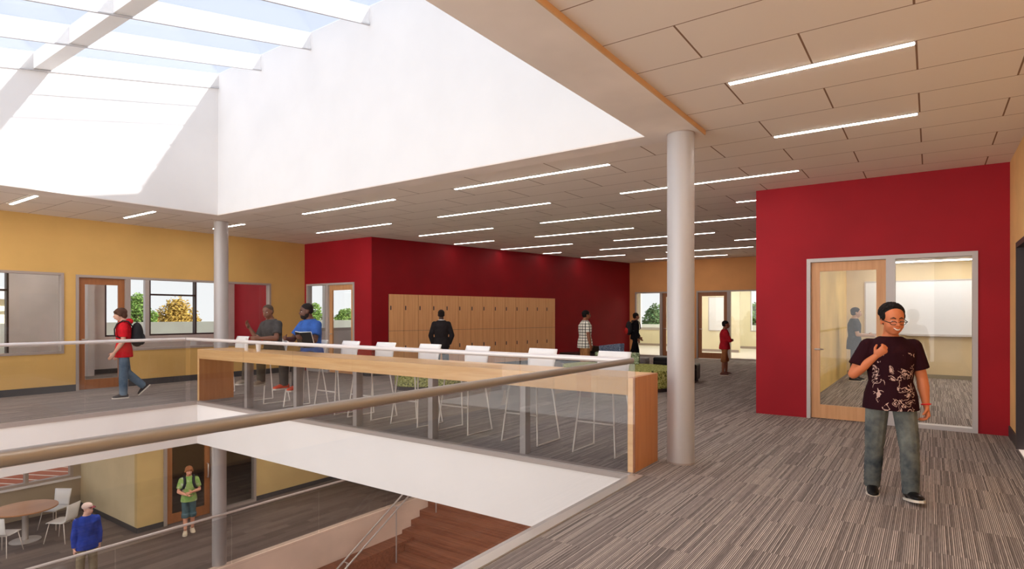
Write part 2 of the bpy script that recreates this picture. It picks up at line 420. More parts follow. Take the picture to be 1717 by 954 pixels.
# ---- short red wall X=9.66, then the angled red locker wall
XR = 9.66
wall('wall_red_short', 'X', XR, XR+.12, 11.02, YW+.02, 0, CZ, [(11.632,13.555,0,2.3)], M_redlit)
struct('baseboard_red_short', B(((XR-.015,11.03,0),(XR,11.63,.12))), M_base)
window('window_3', 'X', XR, 12.70, 13.555, .0, 2.3, fr=M_framel)
door('door_2', 'X', XR, 11.632, 12.70, 2.3, M_door, hinge=-1, fr=M_framel)
A0 = Vector((9.68,11.02,0)); A1 = Vector((20.1,8.975,0)); TW = (A1-A0).normalized(); NW = Vector((TW.y,-TW.x,0))   # NW points into the room
LW = (A1-A0).length
MW = Matrix(((TW.x,-NW.x,0,A0.x),(TW.y,-NW.y,0,A0.y),(0,0,1,0),(0,0,0,1)))    # local x along the wall, local y into the wall
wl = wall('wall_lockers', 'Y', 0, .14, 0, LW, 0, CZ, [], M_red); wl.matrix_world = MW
bl = struct('baseboard_lockers', B(((0,-.015,0),(.44,0,.12)), ((6.56,-.015,0),(LW,0,.12))), M_base); bl.matrix_world = MW
# ---- back wall
XB = 20.1
wall('wall_back', 'X', XB, XB+.14, 1.5, 8.99, 0, CZ, [(6.86,8.762,0,2.3), (3.6,6.52,0,2.3)], M_yellow2)
window('window_4', 'X', XB, 7.78, 8.762, 0, 2.3)
door('door_3', 'X', XB, 6.86, 7.78, 2.3, M_doord, hinge=-1)
door('door_4', 'X', XB, 5.45, 6.52, 2.3, M_doord, hinge=-1)
window('window_5', 'X', XB, 3.6, 5.45, 0, 2.3)
# ---- red box on the right (front face X=9.46) and yellow wall Y=-.8
XF = 9.46
wall('wall_red_front', 'X', XF, XF+.14, -.8, 2.16, 0, CZ, [(-.49,1.462,0,2.3)], M_redlit)
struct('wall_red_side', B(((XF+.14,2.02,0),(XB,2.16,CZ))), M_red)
window('window_6', 'X', XF, -.49, .44, 0, 2.3, fr=M_framel, w=.055)
door('door_5', 'X', XF, .44, 1.462, 2.3, M_door, hinge=-1, fr=M_framel)
wall('wall_right', 'Y', -.94, -.8, -4, XF+.14, 0, CZ, [(7.45,8.66,0,2.3)], paint('yellow_paint_lit', (246,200,136)))  # yellow wall paint, lightened to carry the light from the atrium
struct('baseboard_right', B(((8.72,-.8,0),(XF,-.785,.13)), ((-4,-.8,0),(7.39,-.785,.13))), M_base)
d6 = struct('door_6', B(((8.6,-.96,0),(8.66,-.78,2.3)), ((7.45,-.96,0),(7.51,-.78,2.3)), ((7.51,-.96,2.24),(8.6,-.78,2.3))), M_dark)
mm = mat('brown_speckled_mat', (110,90,76), .9); _n = N(mm); _v,_ = _n.pos()
_n.col(_n.ramp(_n.noise(_v, 90, 2), [(.35,(70,54,46)),(.65,(150,126,106))]))
lf = obj('door_leaf', B(((7.52,-.93,.01),(8.59,-.89,2.23))), mm, d6)
bm = bmesh.new(); tube(bm, [(7.6,-.89,1.0),(7.6,-.83,1.0),(7.72,-.83,1.0)], .01, 8); obj('door_handle', bm, M_metal, lf, smooth=True)
# ---- meeting room behind the red front wall
ZD = 2.72
struct('wall_meeting_left', B(((XF+.14,1.72,0),(17.1,1.86,ZD))), paint('ochre_paint', (224,190,116)))
struct('wall_meeting_back', B(((17,-4,0),(17.12,1.72,ZD))), M_olive)
struct('wall_meeting_right', B(((XF+.14,-4,0),(17.1,-3.88,ZD))), M_olive)
struct('ceiling_meeting', B(((XF+.14,-4,ZD),(17.1,2.02,ZD+.15))), M_soffit)
struct('baseboard_meeting', B(((16.985,-3.88,0),(17,1.7,.09))), mat('sand_baseboard',(150,140,120)))
for i, x in enumerate((11.2, 13.0, 15.35, 16.4)):
    o = obj('strip_light', B(((x-.05,-2.6,ZD-.02),(x+.05,1.2,ZD+.01))), M_roomlamp)
    tag(o, ['white ceiling strip light just inside the glazed red-wall door', 'ceiling strip light in the meeting room, second from the door', 'ceiling strip light in the meeting room, second from the whiteboard wall', 'ceiling strip light nearest the meeting room whiteboard'][i], 'light', 'meeting room strip lights')
# ---- rooms behind the left wall: exterior wall Y=17 with openings
wall('wall_exterior', 'Y', 17, 17.2, -4, 20.1, 0, CZ, [(1.5,4.3,.25,2.9), (5.62,5.74,.3,2.9), (6.2,9.42,.93,2.9), (10.1,16,.93,2.9)], M_greyw)
struct('wall_room_divider', B(((9.60,13.8,0),(9.74,17,CZ))), M_redlit)
window('window_7', 'Y', 17.03, 6.2, 9.42, .93, 2.9, mull=(7.26,8.47), bars=((7.26,8.47,2.03),), fr=M_dark, w=.04)
window('window_8', 'Y', 17.03, 1.5, 4.3, .25, 2.9, mull=(2.9,), bars=((1.5,4.3,2.05),), fr=M_dark, w=.04)
window('window_9', 'Y', 17.03, 10.1, 16, .93, 2.9, mull=(11.4,12.9,14.4), fr=M_framel, w=.1)
struct('baseboard_exterior', B(((-4,16.985,0),(9.6,17,.12))), M_base)
cl = B(((5.42,16.6,0),(5.6,16.8,CZ)))
struct('trim_5', B(((5.7,16.62,0),(5.84,16.98,CZ)), ((7.1,16.9,.93),(7.2,17.02,CZ))), mat('white_pier', (226,222,224), .5))
for i, x in enumerate((1.5, 4.6, 7.8, 12.5)):  # added fill strips that brighten the rooms behind the wall
    o = obj('strip_light', B(((x-.06,14.2,CZ-.02),(x+.06,16.6,CZ+.01))), M_roomlamp)
    tag(o, ['added fill strip in the room behind the leftmost window', 'added fill strip in the room right behind the yellow wall door', 'added fill strip in the room behind the yellow wall windows', 'added fill strip in the room behind the red wall door'][i], 'light', 'added fill strips behind the yellow wall')
# ---- room behind the back wall
struct('floor_far_room', B(((XB,1.5,-.04),(27,12.5,0))), mat('pale_far_floor', (226,220,210), .5))
struct('ceiling_far_room', B(((XB+.14,1.5,2.95),(27.1,12.5,3.1))), M_cream)
wall('wall_far_room_board', 'X', 24, 24.12, 6.1, 8.3, 0, 2.95, [], M_cream)
wall('wall_far_room_back', 'X', 27, 27.15, 1.5, 12.5, 0, 2.95, [(8.8,10.05,.75,2.9), (10.25,11.6,.75,2.9), (3.6,6.4,.75,2.9)], M_cream)
struct('wall_far_room_side', B(((XB+.14,12.35,0),(27,12.5,2.95)), ((XB+.14,1.5,0),(27,1.65,2.95))), M_cream)
window('window_10', 'X', 27, 3.6, 6.4, .75, 2.9, mull=(5.6,), fr=M_framel)
window('window_11', 'X', 27, 8.8, 11.6, .75, 2.9, mull=(10.15,), fr=M_framel, w=.12)
struct('baseboard_far_room', B(((23.985,6.12,0),(24,8.28,.1)), ((26.985,1.66,0),(27,12.3,.1))), M_frame)
for i, x in enumerate((21.6, 23.0, 25.6)):  # added glowing panels that brighten the far room
    o = obj('far_room_fill_panel', B(((x-.3,2.4,2.93),(x+.3,11.2,2.96))), M_farfill)
    tag(o, ['added fill panel in the far room, nearest its doors', 'added fill panel in the far room above the cream board wall', 'added fill panel in the far room by its outside windows'][i], 'light', 'added far room fill panels')

# ---- lower storey
ZF = -3.6; ZC = -.72
struct('floor_lower', B(((-4,11.6,ZF-.04),(20,20,ZF)), ((12.6,2,ZF-.04),(20,11.6,ZF)), ((-4,-2,ZF-.04),(4.5,11.6,ZF))), M_lowfloor)
struct('wall_lower_corner', B(((6.15,15.19,ZF),(6.29,18.4,ZC))), M_olive)
wall('wall_lower_left', 'Y', 15.05, 15.19, 6.15, 16, ZF, ZC, [(6.72,9.1,ZF,ZF+2.75)], paint('olive_ochre_paint', (208,178,122)))
struct('baseboard_lower', B(((6.135,15.05,ZF),(6.15,18.4,ZF+.12)), ((6.15,15.035,ZF),(6.72,15.05,ZF+.12)), ((9.1,15.035,ZF),(16,15.05,ZF+.12))), M_base)
wall('wall_lower_window', 'Y', 18.4, 18.55, -4, 6.3, ZF, ZC, [(-3,5.98,-2.78,-.85)], M_taupe)
window('window_12', 'Y', 18.4, -3, 5.98, -2.78, -.85, mull=(-1,1.2,3.2,5.0), w=.07)
struct('trim_6', B(((-4,18.3,-2.82),(6.13,18.4,-2.775))), M_greyw)
# glazed entry below: door with sidelight
def zdoor():
    o = struct('door_7', B(((6.72,15.0,ZF),(6.79,15.18,ZF+2.75)), ((7.86,15.0,ZF),(7.94,15.18,ZF+2.75)), ((6.79,15.0,ZF+2.68),(7.86,15.18,ZF+2.75))), M_frame)
    obj('door_leaf', B(((6.8,15.06,ZF+.01),(6.93,15.11,ZF+2.67)), ((7.72,15.06,ZF+.01),(7.85,15.11,ZF+2.67)), ((6.93,15.06,ZF+2.54),(7.72,15.11,ZF+2.67)), ((6.93,15.06,ZF+.01),(7.72,15.11,ZF+.24))), M_doord, o)
    obj('door_glass', B(((6.93,15.08,ZF+.24),(7.72,15.088,ZF+2.54))), M_railglass, o)
    bm = bmesh.new(); tube(bm, [(7.78,15.06,ZF+.95),(7.78,15.0,ZF+.95),(7.78,15.0,ZF+1.3),(7.78,15.06,ZF+1.3)], .012, 8); obj('door_handle', bm, M_metal, o, smooth=True)
zdoor()
window('window_13', 'Y', 15.03, 7.94, 9.1, ZF, ZF+2.75, w=.06)
struct('wall_lower_far', B(((6.3,19.2,ZF),(16,19.35,ZC))), paint('muted_brown_paint', (150,128,108)))  # plain muted brown paint
struct('wall_lower_stair', B(((-4,11.6,-7.4),(16,11.75,ZF-.04))), M_tan)
struct('trim_7', B(((-4,11.58,ZF-.03),(12.6,11.76,ZF+.02))), M_tan)
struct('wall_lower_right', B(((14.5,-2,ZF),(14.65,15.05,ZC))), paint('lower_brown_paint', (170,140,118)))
struct('wall_lower_back', B(((-4,-2.15,-7.4),(14.5,-2,ZC))), M_tan)
# stairs under the slab
bm = bmesh.new()
for i in range(15):
    zt = ZF - .175*(i+1); x1 = 12.6 - .335*i
    ya = 11.6 if i <= 3 else 11.15
    box(bm, (x1-.335-.02, 2.2, -7.4), (x1, ya, zt))
box(bm, (4.0, 11.15, -7.4), (12.6-.335*4, 11.6, ZF-.175*4-.1))
struct('floor_stairs', bm, M_stair)
struct('floor_ground', B(((-4,-2,-7.45),(13,11.6,-7.4))), M_stair)

# ---- columns
def column(x, y, z0, z1, label):
    t = thing('round_column', label, 'column', (x,y,z0))
    bm = bmesh.new(); cyl(bm, 0, 0, 0, z1-z0, .134, 48); smooth_angle(obj('shaft', bm, M_colm, t))
    bm = bmesh.new(); cyl(bm, 0, 0, 0, .018, .137, 48); smooth_angle(obj('base_ring', bm, M_frame, t))
    bm = bmesh.new(); cyl(bm, 0, 0, z1-z0-.012, z1-z0, .137, 48); smooth_angle(obj('top_ring', bm, M_frame, t))
column(5.868, 2.064, 0, CZ-.045, 'thick silver round column standing on the carpet beside the wooden counter end')
column(6.344, 11.728, 0, CZ, 'slim silver round column standing by the yellow wall beyond the counter')
column(6.344, 11.80, ZF, ZC, 'round column on the lower floor beside the boy in the green shirt')

# ================================================================== RAILINGS
def railing(label, axis, c, gc, a0, a1, posts, joints, mrail):
    t = thing('glass_railing', label, 'railing', (0,0,0))
    P = lambda a, cc, z: (cc,a,z) if axis == 'X' else (a,cc,z)
    bm = bmesh.new(); tube(bm, [P(a0,c,1.08), P(a1,c,1.08)], .026, 20); smooth_angle(obj('handrail', bm, mrail, t))
    js = [a0]+joints+[a1]
    for p, q in zip(js, js[1:]):
        bm = bmesh.new(); lo, hi = P(p+.006, gc-.006, .02), P(q-.006, gc+.006, 1.045); box(bm, lo, hi); obj('glass_panel', bm, M_railglass, t)
    for p in posts:
        bm = bmesh.new(); box(bm, P(p-.03, gc+.015, 0), P(p+.03, gc+.033, 1.03)); box(bm, P(p-.012, gc-.02, .98), P(p+.012, gc+.03, 1.06))
        obj('post', bm, M_metal, t)
    return t
railing('long glass railing with pale round handrail in front of the wooden counter', 'X', 5.0, 5.06, 2.2, 10.35, [], [3.48,4.8,6.14,7.43,8.71], M_railw)
railing('nearest glass railing whose brown handrail crosses the picture from lower left', 'Y', 2.2, 2.24, -2.5, 4.97, [], [], M_rail)
railing('far glass railing with thin white handrail in front of the yellow wall', 'Y', 10.35, 10.31, -3.5, 4.965, [], [-1.5,.2,1.9,3.5], M_railw)
def lowrail():
    t = thing('lower_guard_rail', 'thin metal guard rail on the lower floor edge above the stairs', 'railing', (0,11.57,ZF))
    bm = bmesh.new(); tube(bm, [(-4,0,1.09),(13,0,1.09)], .024, 14); smooth_angle(obj('handrail', bm, M_railw, t))
    for i in range(8): obj('glass_panel', B(((-4+2.1*i,.028,.03),(-1.92+2.1*i,.038,1.0))), M_railglass, t)
lowrail()
def stairrail():
    t = thing('stair_handrail', 'pair of thin metal handrails sloping down the brown stairs', 'handrail', (10,11.2,-5))
    a, b = Vector((8.4,11.2,-4.62)), Vector((12.3,11.2,-2.36))
    for dy in (0, -.22):
        bm = bmesh.new(); tube(bm, [a+Vector((-10,-11.2+dy,5)), b+Vector((-10,-11.2+dy,5))], .022, 12); smooth_angle(obj('handrail', bm, M_metal, t))
    for k in (.15,.55,.93):
        p = a.lerp(b, k); x = p.x-10; st = ZF-.175*max(1, math.ceil((12.6-p.x)/.335))
        bm = bmesh.new(); tube(bm, [(x,-.11,st+5.0),(x,-.11,p.z+5)], .016, 10); tube(bm, [(x,-.23,p.z+4.99),(x,.01,p.z+4.99)], .012, 8); smooth_angle(obj('post', bm, M_metal, t))
stairrail()

# ================================================================== COUNTER
t = thing('bar_counter', 'long light wood waterfall bar counter running behind the glass railing', 'counter', (5.5,6.3,0))
CT = .9
obj('counter_top', B(((-.32,-3.964,CT-.165),(.3,3.994,CT))), M_wood, t, bevel=.004)
for y0, y1 in ((-4.02,-3.965),(3.995,4.05)):
    ep = obj('end_panel', B(((-.316,y0,0),(.3,y1,CT))), M_woodshade, t, bevel=.003)
    obj('lit_edge', B(((-.321,y0+.001,.002),(-.3165,y1-.001,CT-.002))), M_wood, ep)  # lighter maple strip added for the light on the panel's front edge
for y in (3.55,4.89,6.26,7.58,8.88):
    obj('support_post', B(((-.3,y-6.3-.036,0),(-.25,y-6.3+.036,CT-.165)), ((-.25,y-6.3-.012,0),(-.17,y-6.3+.012,CT-.165))), mat('support_metal', (168,156,150), .45, .3), t)

# ================================================================== BAR STOOLS
def shell(bm, prof, wid, th=.014, curve=.0):
    "sheet along profile (x,z) with half widths, closed with a thickness"
    n = len(prof); cols = 9; top = []; bot = []
    for i, ((x, z), w) in enumerate(zip(prof, wid)):
        x0, z0 = prof[max(i-1,0)]; x1, z1 = prof[min(i+1,n-1)]; d = Vector((x1-x0, z1-z0)).normalized(); nn = Vector((d.y, -d.x))
        a, b = [], []
        for j in range(cols):
            u = -1+2*j/(cols-1); k = curve*(u*u)
            a.append(bm.verts.new((x+k*.6 - nn.x*0, u*w, z+k*.3))); b.append(bm.verts.new((x+k*.6+nn.x*th, u*w, z+k*.3+nn.y*th)))
        top.append(a); bot.append(b)
    for i in range(n-1):
        for j in range(cols-1):
            bm.faces.new((top[i][j], top[i][j+1], top[i+1][j+1], top[i+1][j])); bm.faces.new((bot[i][j], bot[i+1][j], bot[i+1][j+1], bot[i][j+1]))
        for j in (0, cols-1): bm.faces.new((top[i][j], top[i+1][j], bot[i+1][j], bot[i][j]))
    for i in (0, n-1):
        for j in range(cols-1): bm.faces.new((top[i][j], top[i][j+1], bot[i][j+1], bot[i][j]))
def make_stool():
    t = thing('bar_stool', '', 'stool')
    bm = bmesh.new(); shell(bm, [(.215,.672),(.20,.695),(.14,.708),(.0,.70),(-.12,.70),(-.17,.715)], [.19,.2,.205,.205,.2,.195])
    obj('seat', bm, M_chair, t, smooth=True)
    bm = bmesh.new(); shell(bm, [(-.17,.715),(-.205,.755),(-.225,.84),(-.235,.92),(-.25,.985),(-.252,1.0),(-.285,1.075)], [.195,.19,.185,.192,.2,.203,.2])
    obj('backrest', bm, M_chair, t, smooth=True)
    for s in (-1, 1):
        bm = bmesh.new(); pts = [(.17,.19*s,.695),(.245,.25*s,.02),(.245,.25*s,.009),(.235,.25*s,.008),(-.235,.25*s,.008),(-.245,.25*s,.01),(-.245,.25*s,.02),(-.15,.19*s,.69)]
        tube(bm, pts, .0095, 8); obj('sled_leg', bm, M_wire, t, smooth=True)
    bm = bmesh.new(); tube(bm, [(.211,-.226,.34),(.211,.226,.34)], .0095, 8); obj('footrest_bar', bm, M_wire, t, smooth=True)
    bm = bmesh.new(); tube(bm, [(.165,-.19,.692),(.165,.19,.692)], .007, 8); obj('seat_bar', bm, M_wire, t, smooth=True)
    bm = bmesh.new(); tube(bm, [(-.148,-.19,.688),(-.148,.19,.688)], .007, 8); obj('seat_bar', bm, M_wire, t, smooth=True)
    return t
st0 = make_stool(); index_kids(st0)
ordn = ['first','second','third','fourth','fifth','sixth']
sy = [2.92,3.88,4.90,5.76,6.66,7.46,8.24,9.30,10.8]
for i, y in enumerate(sy):
    o = st0 if i == 0 else copy_tree(st0)
    o.location = (5.86 if i < 8 else 6.0, y, 0); o.rotation_euler = (0,0,PI)
    if i == 0: l = 'white bar stool at the counter nearest the end with the thick column'
    elif i < 6: l = f'empty white bar stool at the counter, {ordn[i]} from the near wooden end panel'
    elif i == 6: l = 'white bar stool under the seated person in the blue shirt'
    elif i == 7: l = 'white bar stool under the seated person in the dark tee'
    else: l = 'white stool standing past the far end of the counter, beside the slim column'
    tag(o, l, 'stool', 'white sled-base bar stools')

# ================================================================== LOCKERS (built along the angled wall)
lw = .4345
def make_locker():
    t = thing('locker', '', 'locker')
    obj('carcass', B(((.003,-.012,.1),(lw-.003,-.0,2.0)), ((.003,-.02,0),(lw-.003,0,.1))), M_dark, t)
    for z0, z1, hz in ((.105,1.083,.66),(1.09,2.0,1.66)):
        d = obj('door', B(((.006,-.034,z0),(lw-.006,-.012,z1))), M_locker, t, bevel=.002)
        bm = bmesh.new(); cap(bm, (.05,-.036,hz-.045), (.05,-.036,hz+.045), .017, .017, 12, side=(1,0,0), fl=.5); obj('handle', bm, M_dark, d, smooth=True)
    return t
lk0 = make_locker(); index_kids(lk0)
on = ['first','second','third','fourth','fifth','sixth','seventh']
for i in range(14):
    o = lk0 if i == 0 else copy_tree(lk0)
    o.matrix_world = MW @ Matrix.Translation((.455+lw*i, 0, 0))
    tag(o, f'tall two-door wooden locker on the red wall, {on[i] if i<7 else on[13-i]} from the {"left" if i<7 else "right"} end', 'locker', 'wooden lockers along the red wall')

# ================================================================== CEILING LAMPS
def lamp(x, y0, y1, label):
    o = thing('linear_light', label, 'light', (x,(y0+y1)/2,CZ), 0, 'linear ceiling lights')
    h = (y1-y0)/2
    obj('diffuser', B(((-.024,-h+.01,-.008),(.024,h-.01,.004))), M_lampm if x < 7.5 else M_lampf, o)
    obj('housing', B(((-.029,-h,-.006),(-.024,h,.004)), ((.024,-h,-.006),(.029,h,.004)), ((-.024,-h,-.006),(.024,-h+.01,.004)), ((-.024,h-.01,-.006),(.024,h,.004))), M_frame, o)
L = [(4.925,.08,1.34,'short ceiling strip light nearest the camera, upper right'),
 (6.68,.09,1.35,'short ceiling strip light just behind the nearest one'),
 (6.70,3.26,5.80,'ceiling strip light above the counter, closest to the bright shaft corner'),
 (6.72,7.10,9.55,'ceiling strip light along the shaft edge toward the red corner'),
 (6.76,11.6,12.8,'short ceiling strip light right behind the slim far column'),
 (3.25,11.5,12.75,'leftmost short ceiling strip light above the yellow wall windows'),
 (4.99,11.5,12.75,'short ceiling strip light above the yellow wall door'),
 (8.42,1.39,3.92,'ceiling strip light passing behind the top of the thick column'),
 (8.44,5.20,7.73,'strip light in the second ceiling row beyond the shaft, middle'),
 (8.47,9.06,11.51,'strip light in front of the red wall corner, left of the lockers'),
 (10.2,.9-.75,.9+1.75,'strip light cut off by the red box edge, nearest of those'),
 (10.2,3.96,6.52,'strip light in the third ceiling row, left of the thick column'),
 (10.2,7.74,9.95,'strip light in the third ceiling row, above the left lockers'),
 (11.95,2.70,3.93,'short strip light right of the thick column in the fourth row'),
 (11.95,5.24,7.79,'long strip light in the fourth ceiling row, left of the column'),
 (11.95,9.04,10.36,'short strip light touching the locker wall, fourth row'),
 (13.7,4.02,6.55,'strip light in the fifth ceiling row by the thick column'),
 (13.7,7.75,10.1,'strip light touching the red wall above the right lockers'),
 (15.4,2.75,4.04,'short strip light in the sixth row beside the red box'),
 (15.4,5.2,7.8,'strip light in the sixth ceiling row, middle'),
 (15.4,9.1,9.75,'tiny strip light touching the red wall in the sixth row'),
 (17.2,4.0,6.5,'strip light in the seventh row crossing behind the column'),
 (17.2,7.83,9.4,'strip light in the seventh row touching the red wall'),
 (19.05,5.2,7.93,'farthest ceiling strip light before the amber back wall'),
 (3.17,.08,1.34,'ceiling strip light over the walkway above the viewer'),
 (1.42,.08,1.34,'ceiling strip light over the walkway behind the viewer'),
 (-.33,.08,1.34,'ceiling strip light over the walkway farther behind the viewer'),
 (-2.1,.08,1.34,'ceiling strip light at the end of the walkway behind the viewer'),
 (1.5,11.5,12.75,'ceiling strip light by the yellow wall left of the view'),
 (-.25,11.5,12.75,'ceiling strip light by the yellow wall farther left of the view')]
for x, a, b, l in L: lamp(x, a, b, l)
for x, y, l in ((5.5,12.9,'added lower storey fill light above the cafe side'),(9,13,'added lower storey fill light by the glazed entry'),(1.5,15,'added lower storey fill light above the round table'),(9.5,7,'added lower storey fill light above the stairs'),(7.5,3.2,'added lower storey fill light under the bridge by the column'),(4,.4,'added lower storey fill light under the walkway'),(7,.4,'added lower storey fill light under the walkway near the red box'),(2.5,12.5,'added lower storey fill light left of the blue sweater'),(12,9.5,'added lower storey fill light at the top of the stairs')):  # fill lights added under the slab to brighten the lower storey
    o = thing('lower_fill_light', l, 'light', (x,y,ZC)); obj('diffuser', B(((-.9,-.12,-.012),(.9,.12,-.001))), M_lowfill, o); obj('housing', B(((-.92,-.14,-.008),(.92,.14,-.0005))), M_frame, o)

# ================================================================== LOUNGE FURNITURE
def speckle(name, a, b, c, sc=26):
    m = mat(name, a, .9, spec=.1); n = N(m); v, _ = n.pos()
    n.col(n.ramp(n.noise(v, sc, 2, .8), [(.38,c),(.46,a),(.54,a),(.62,b)])); return m
M_green = speckle('green_speckled_fabric', (158,160,84), (206,206,140), (66,72,44))
M_teal = speckle('pale_green_speckled_fabric', (150,166,132), (206,214,186), (60,72,60), 24)
M_blue = speckle('blue_grey_speckled_fabric', (120,136,164), (170,182,204), (70,84,112), 30)
def prism(bm, poly, z0, z1):
    a = [bm.verts.new((x,y,z0)) for x,y in poly]; b = [bm.verts.new((x,y,z1)) for x,y in poly]; n = len(poly)
    bm.faces.new(a[::-1]); bm.faces.new(b)
    for i in range(n): bm.faces.new((a[i], a[(i+1)%n], b[(i+1)%n], b[i]))
def smoothpoly(P, it=2):
    for _ in range(it):
        Q = []
        for i in range(len(P)):
            (x0,y0),(x1,y1) = P[i], P[(i+1)%len(P)]
            Q += [(.8*x0+.2*x1,.8*y0+.2*y1),(.2*x0+.8*x1,.2*y0+.8*y1)]
        P = Q
    return P
def bench(poly, label, backs=(), m=None, hz=.42):
    cx = sum(p[0] for p in poly)/len(poly); cy = sum(p[1] for p in poly)/len(poly)
    t = thing('lounge_bench', label, 'bench', (cx,cy,0))
    pl = smoothpoly([(x-cx,y-cy) for x,y in poly])
    bm = bmesh.new(); prism(bm, pl, .075, hz); obj('seat', bm, m or M_green, t, bevel=.02)
    bm = bmesh.new(); prism(bm, [(x*.93,y*.93) for x,y in pl], 0, .075); obj('plinth', bm, M_dark, t)
    for bp, h, mm_ in backs:
        bm = bmesh.new(); prism(bm, smoothpoly([(x-cx,y-cy) for x,y in bp],1), hz, h); obj('backrest', bm, mm_, t, bevel=.02)
    return t
bench([(11.0,6.6),(10.5,5.6),(10.4,4.9),(10.65,4.25),(11.2,4.02),(11.8,4.06),(12.1,4.5),(12.25,5.1),(12.2,5.8),(12.0,6.5)],
      'curved green speckled lounge bench between the counter end and the thick column',
      [([(11.75,6.1),(12.05,6.15),(12.2,5.2),(11.9,5.1)], .66, M_teal)])
bench([(8.05,8.55),(8.75,7.55),(9.45,7.95),(9.3,8.6),(8.6,9.0)], 'green speckled bench in front of the lockers seen under the counter')
def ottoman(x, y, rz, w, label, h=.44, m=None):
    t = thing('ottoman', label, 'ottoman', (x,y,0), rz)
    obj('cushion', B(((-w,-w,.05),(w,w,h))), m or M_black, t, bevel=.035)
    obj('plinth', B(((-w+.04,-w+.04,0),(w-.04,w-.04,.05))), M_dark, t)
    obj('seam_band', B(((-w-.002,-w-.002,h*.72),(w+.002,w+.002,h*.735))), M_dark, t)
ottoman(12.98, 4.48, R(10), .3, 'black leather cube ottoman just right of the thick column', .41)
ottoman(13.95, 6.0, R(10), .24, 'small grey cube ottoman left of the black one behind the green bench', .42, mat('grey_leather', (132,124,122), .5))
ottoman(14.35, 5.35, R(10), .33, 'black leather cube ottoman left of the thick column behind the green bench')
def sofa():
    t = thing('lounge_sofa', 'low black sofa with blue-grey back behind the person in the plaid shirt', 'sofa', (14.7,7.75,0), R(-25))
    obj('seat', B(((-.4,-.95,.1),(.45,.95,.4))), M_black, t, bevel=.03)
    obj('backrest', B(((.3,-.2,.4),(.45,.95,.6))), M_black, t, bevel=.03)
    bm = bmesh.new(); v = []
    for x in (.26,.42):
        for y, z in ((-.95,.4),(-.05,.4),(-.05,.62),(-.97,.72)): v.append(bm.verts.new((x,y,z)))
    for f in ((0,1,2,3),(7,6,5,4),(0,4,5,1),(1,5,6,2),(2,6,7,3),(3,7,4,0)): bm.faces.new([v[i] for i in f])
    o = obj('backrest', bm, M_blue, t, bevel=.02); o['label'] = 'blue-grey speckled tilted backrest'
    for y in (-.85,.85):
        for x in (-.33,.38): bm = bmesh.new(); cyl(bm, x, y, 0, .1, .02, 10); obj('foot', bm, M_metal, t)
sofa()

# ================================================================== LOWER CAFE SET
def cafe_table():
    t = thing('round_cafe_table', 'round wooden table on a steel pedestal on the lower floor', 'table', (4.5,16.65,ZF))
    bm = bmesh.new(); cyl(bm, 0,0,.715,.745,.6,56); smooth_angle(obj('tabletop', bm, M_tabletop, t, bevel=.006))
    bm = bmesh.new(); cyl(bm, 0,0,.02,.715,.06,24); smooth_angle(obj('pedestal', bm, M_metal, t))
    bm = bmesh.new(); cyl(bm, 0,0,0,.012,.29,40); cyl(bm, 0,0,.012,.03,.28,40,.07); smooth_angle(obj('base_plate', bm, M_metal, t))
cafe_table()
def make_chair():
    t = thing('cafe_chair', '', 'chair')
    bm = bmesh.new(); shell(bm, [(.22,.425),(.20,.447),(.12,.455),(.0,.445),(-.14,.44),(-.19,.455)], [.18,.205,.215,.215,.205,.2])
    obj('seat', bm, M_chair, t, smooth=True)
    bm = bmesh.new(); shell(bm, [(-.19,.455),(-.22,.5),(-.24,.6),(-.26,.7),(-.285,.84)], [.2,.19,.185,.195,.2])
    obj('backrest', bm, M_chair, t, smooth=True)
    for sx_ in (-1,1):
        for s in (-1,1):
            bm = bmesh.new(); tube(bm, [(.16*sx_,.16*s,.44),(.24*sx_,.22*s,.0)], .009, 8); obj('leg', bm, M_wire, t, smooth=True)
    bm = bmesh.new(); tube(bm, [(.16,-.16,.44),(.16,.16,.44),(-.16,.16,.435),(-.16,-.16,.435)], .009, 8, closed=True); obj('seat_frame', bm, M_wire, t, smooth=True)
    return t
c0 = make_chair(); index_kids(c0)
for i, (x, y, a, l) in enumerate([(4.98,15.98,125,'white shell chair at the right side of the lower round table'), (5.2,17.15,215,'white shell chair behind the lower round table, under the window'), (3.98,16.05,40,'white shell chair at the near left side of the lower round table'), (3.85,17.3,-45,'white shell chair at the far left of the lower round table')]):
    o = c0 if i == 0 else copy_tree(c0)
    o.location = (x,y,ZF); o.rotation_euler = (0,0,R(a)); tag(o, l, 'chair', 'white chairs around the lower table')

# ================================================================== BOARDS
def board(name, label, x, y0, y1, z0, z1, shelf=True):
    t = thing(name, label, 'whiteboard', (x,(y0+y1)/2,z0)); h = (y1-y0)/2; H_ = z1-z0; f = .03
    obj('panel', B(((-.02,-h+f,f),(0,h-f,H_-f))), M_board, t)
    obj('frame', B(((-.03,-h,0),(0,h,f)), ((-.03,-h,H_-f),(0,h,H_)), ((-.03,-h,f),(0,-h+f,H_-f)), ((-.03,h-f,f),(0,h,H_-f))), M_framel, t)
    if shelf: obj('pen_tray', B(((-.09,-h*.6,-.015),(-.03,h*.6,.0))), M_framel, t)
board('whiteboard', 'large whiteboard on the meeting room wall behind the person in the foreground', 17, -3.0, 1.33, 1.0, 2.31)
board('whiteboard', 'whiteboard on the cream wall behind the far wooden door', 24, 6.67, 7.3, .84, 2.2, False)

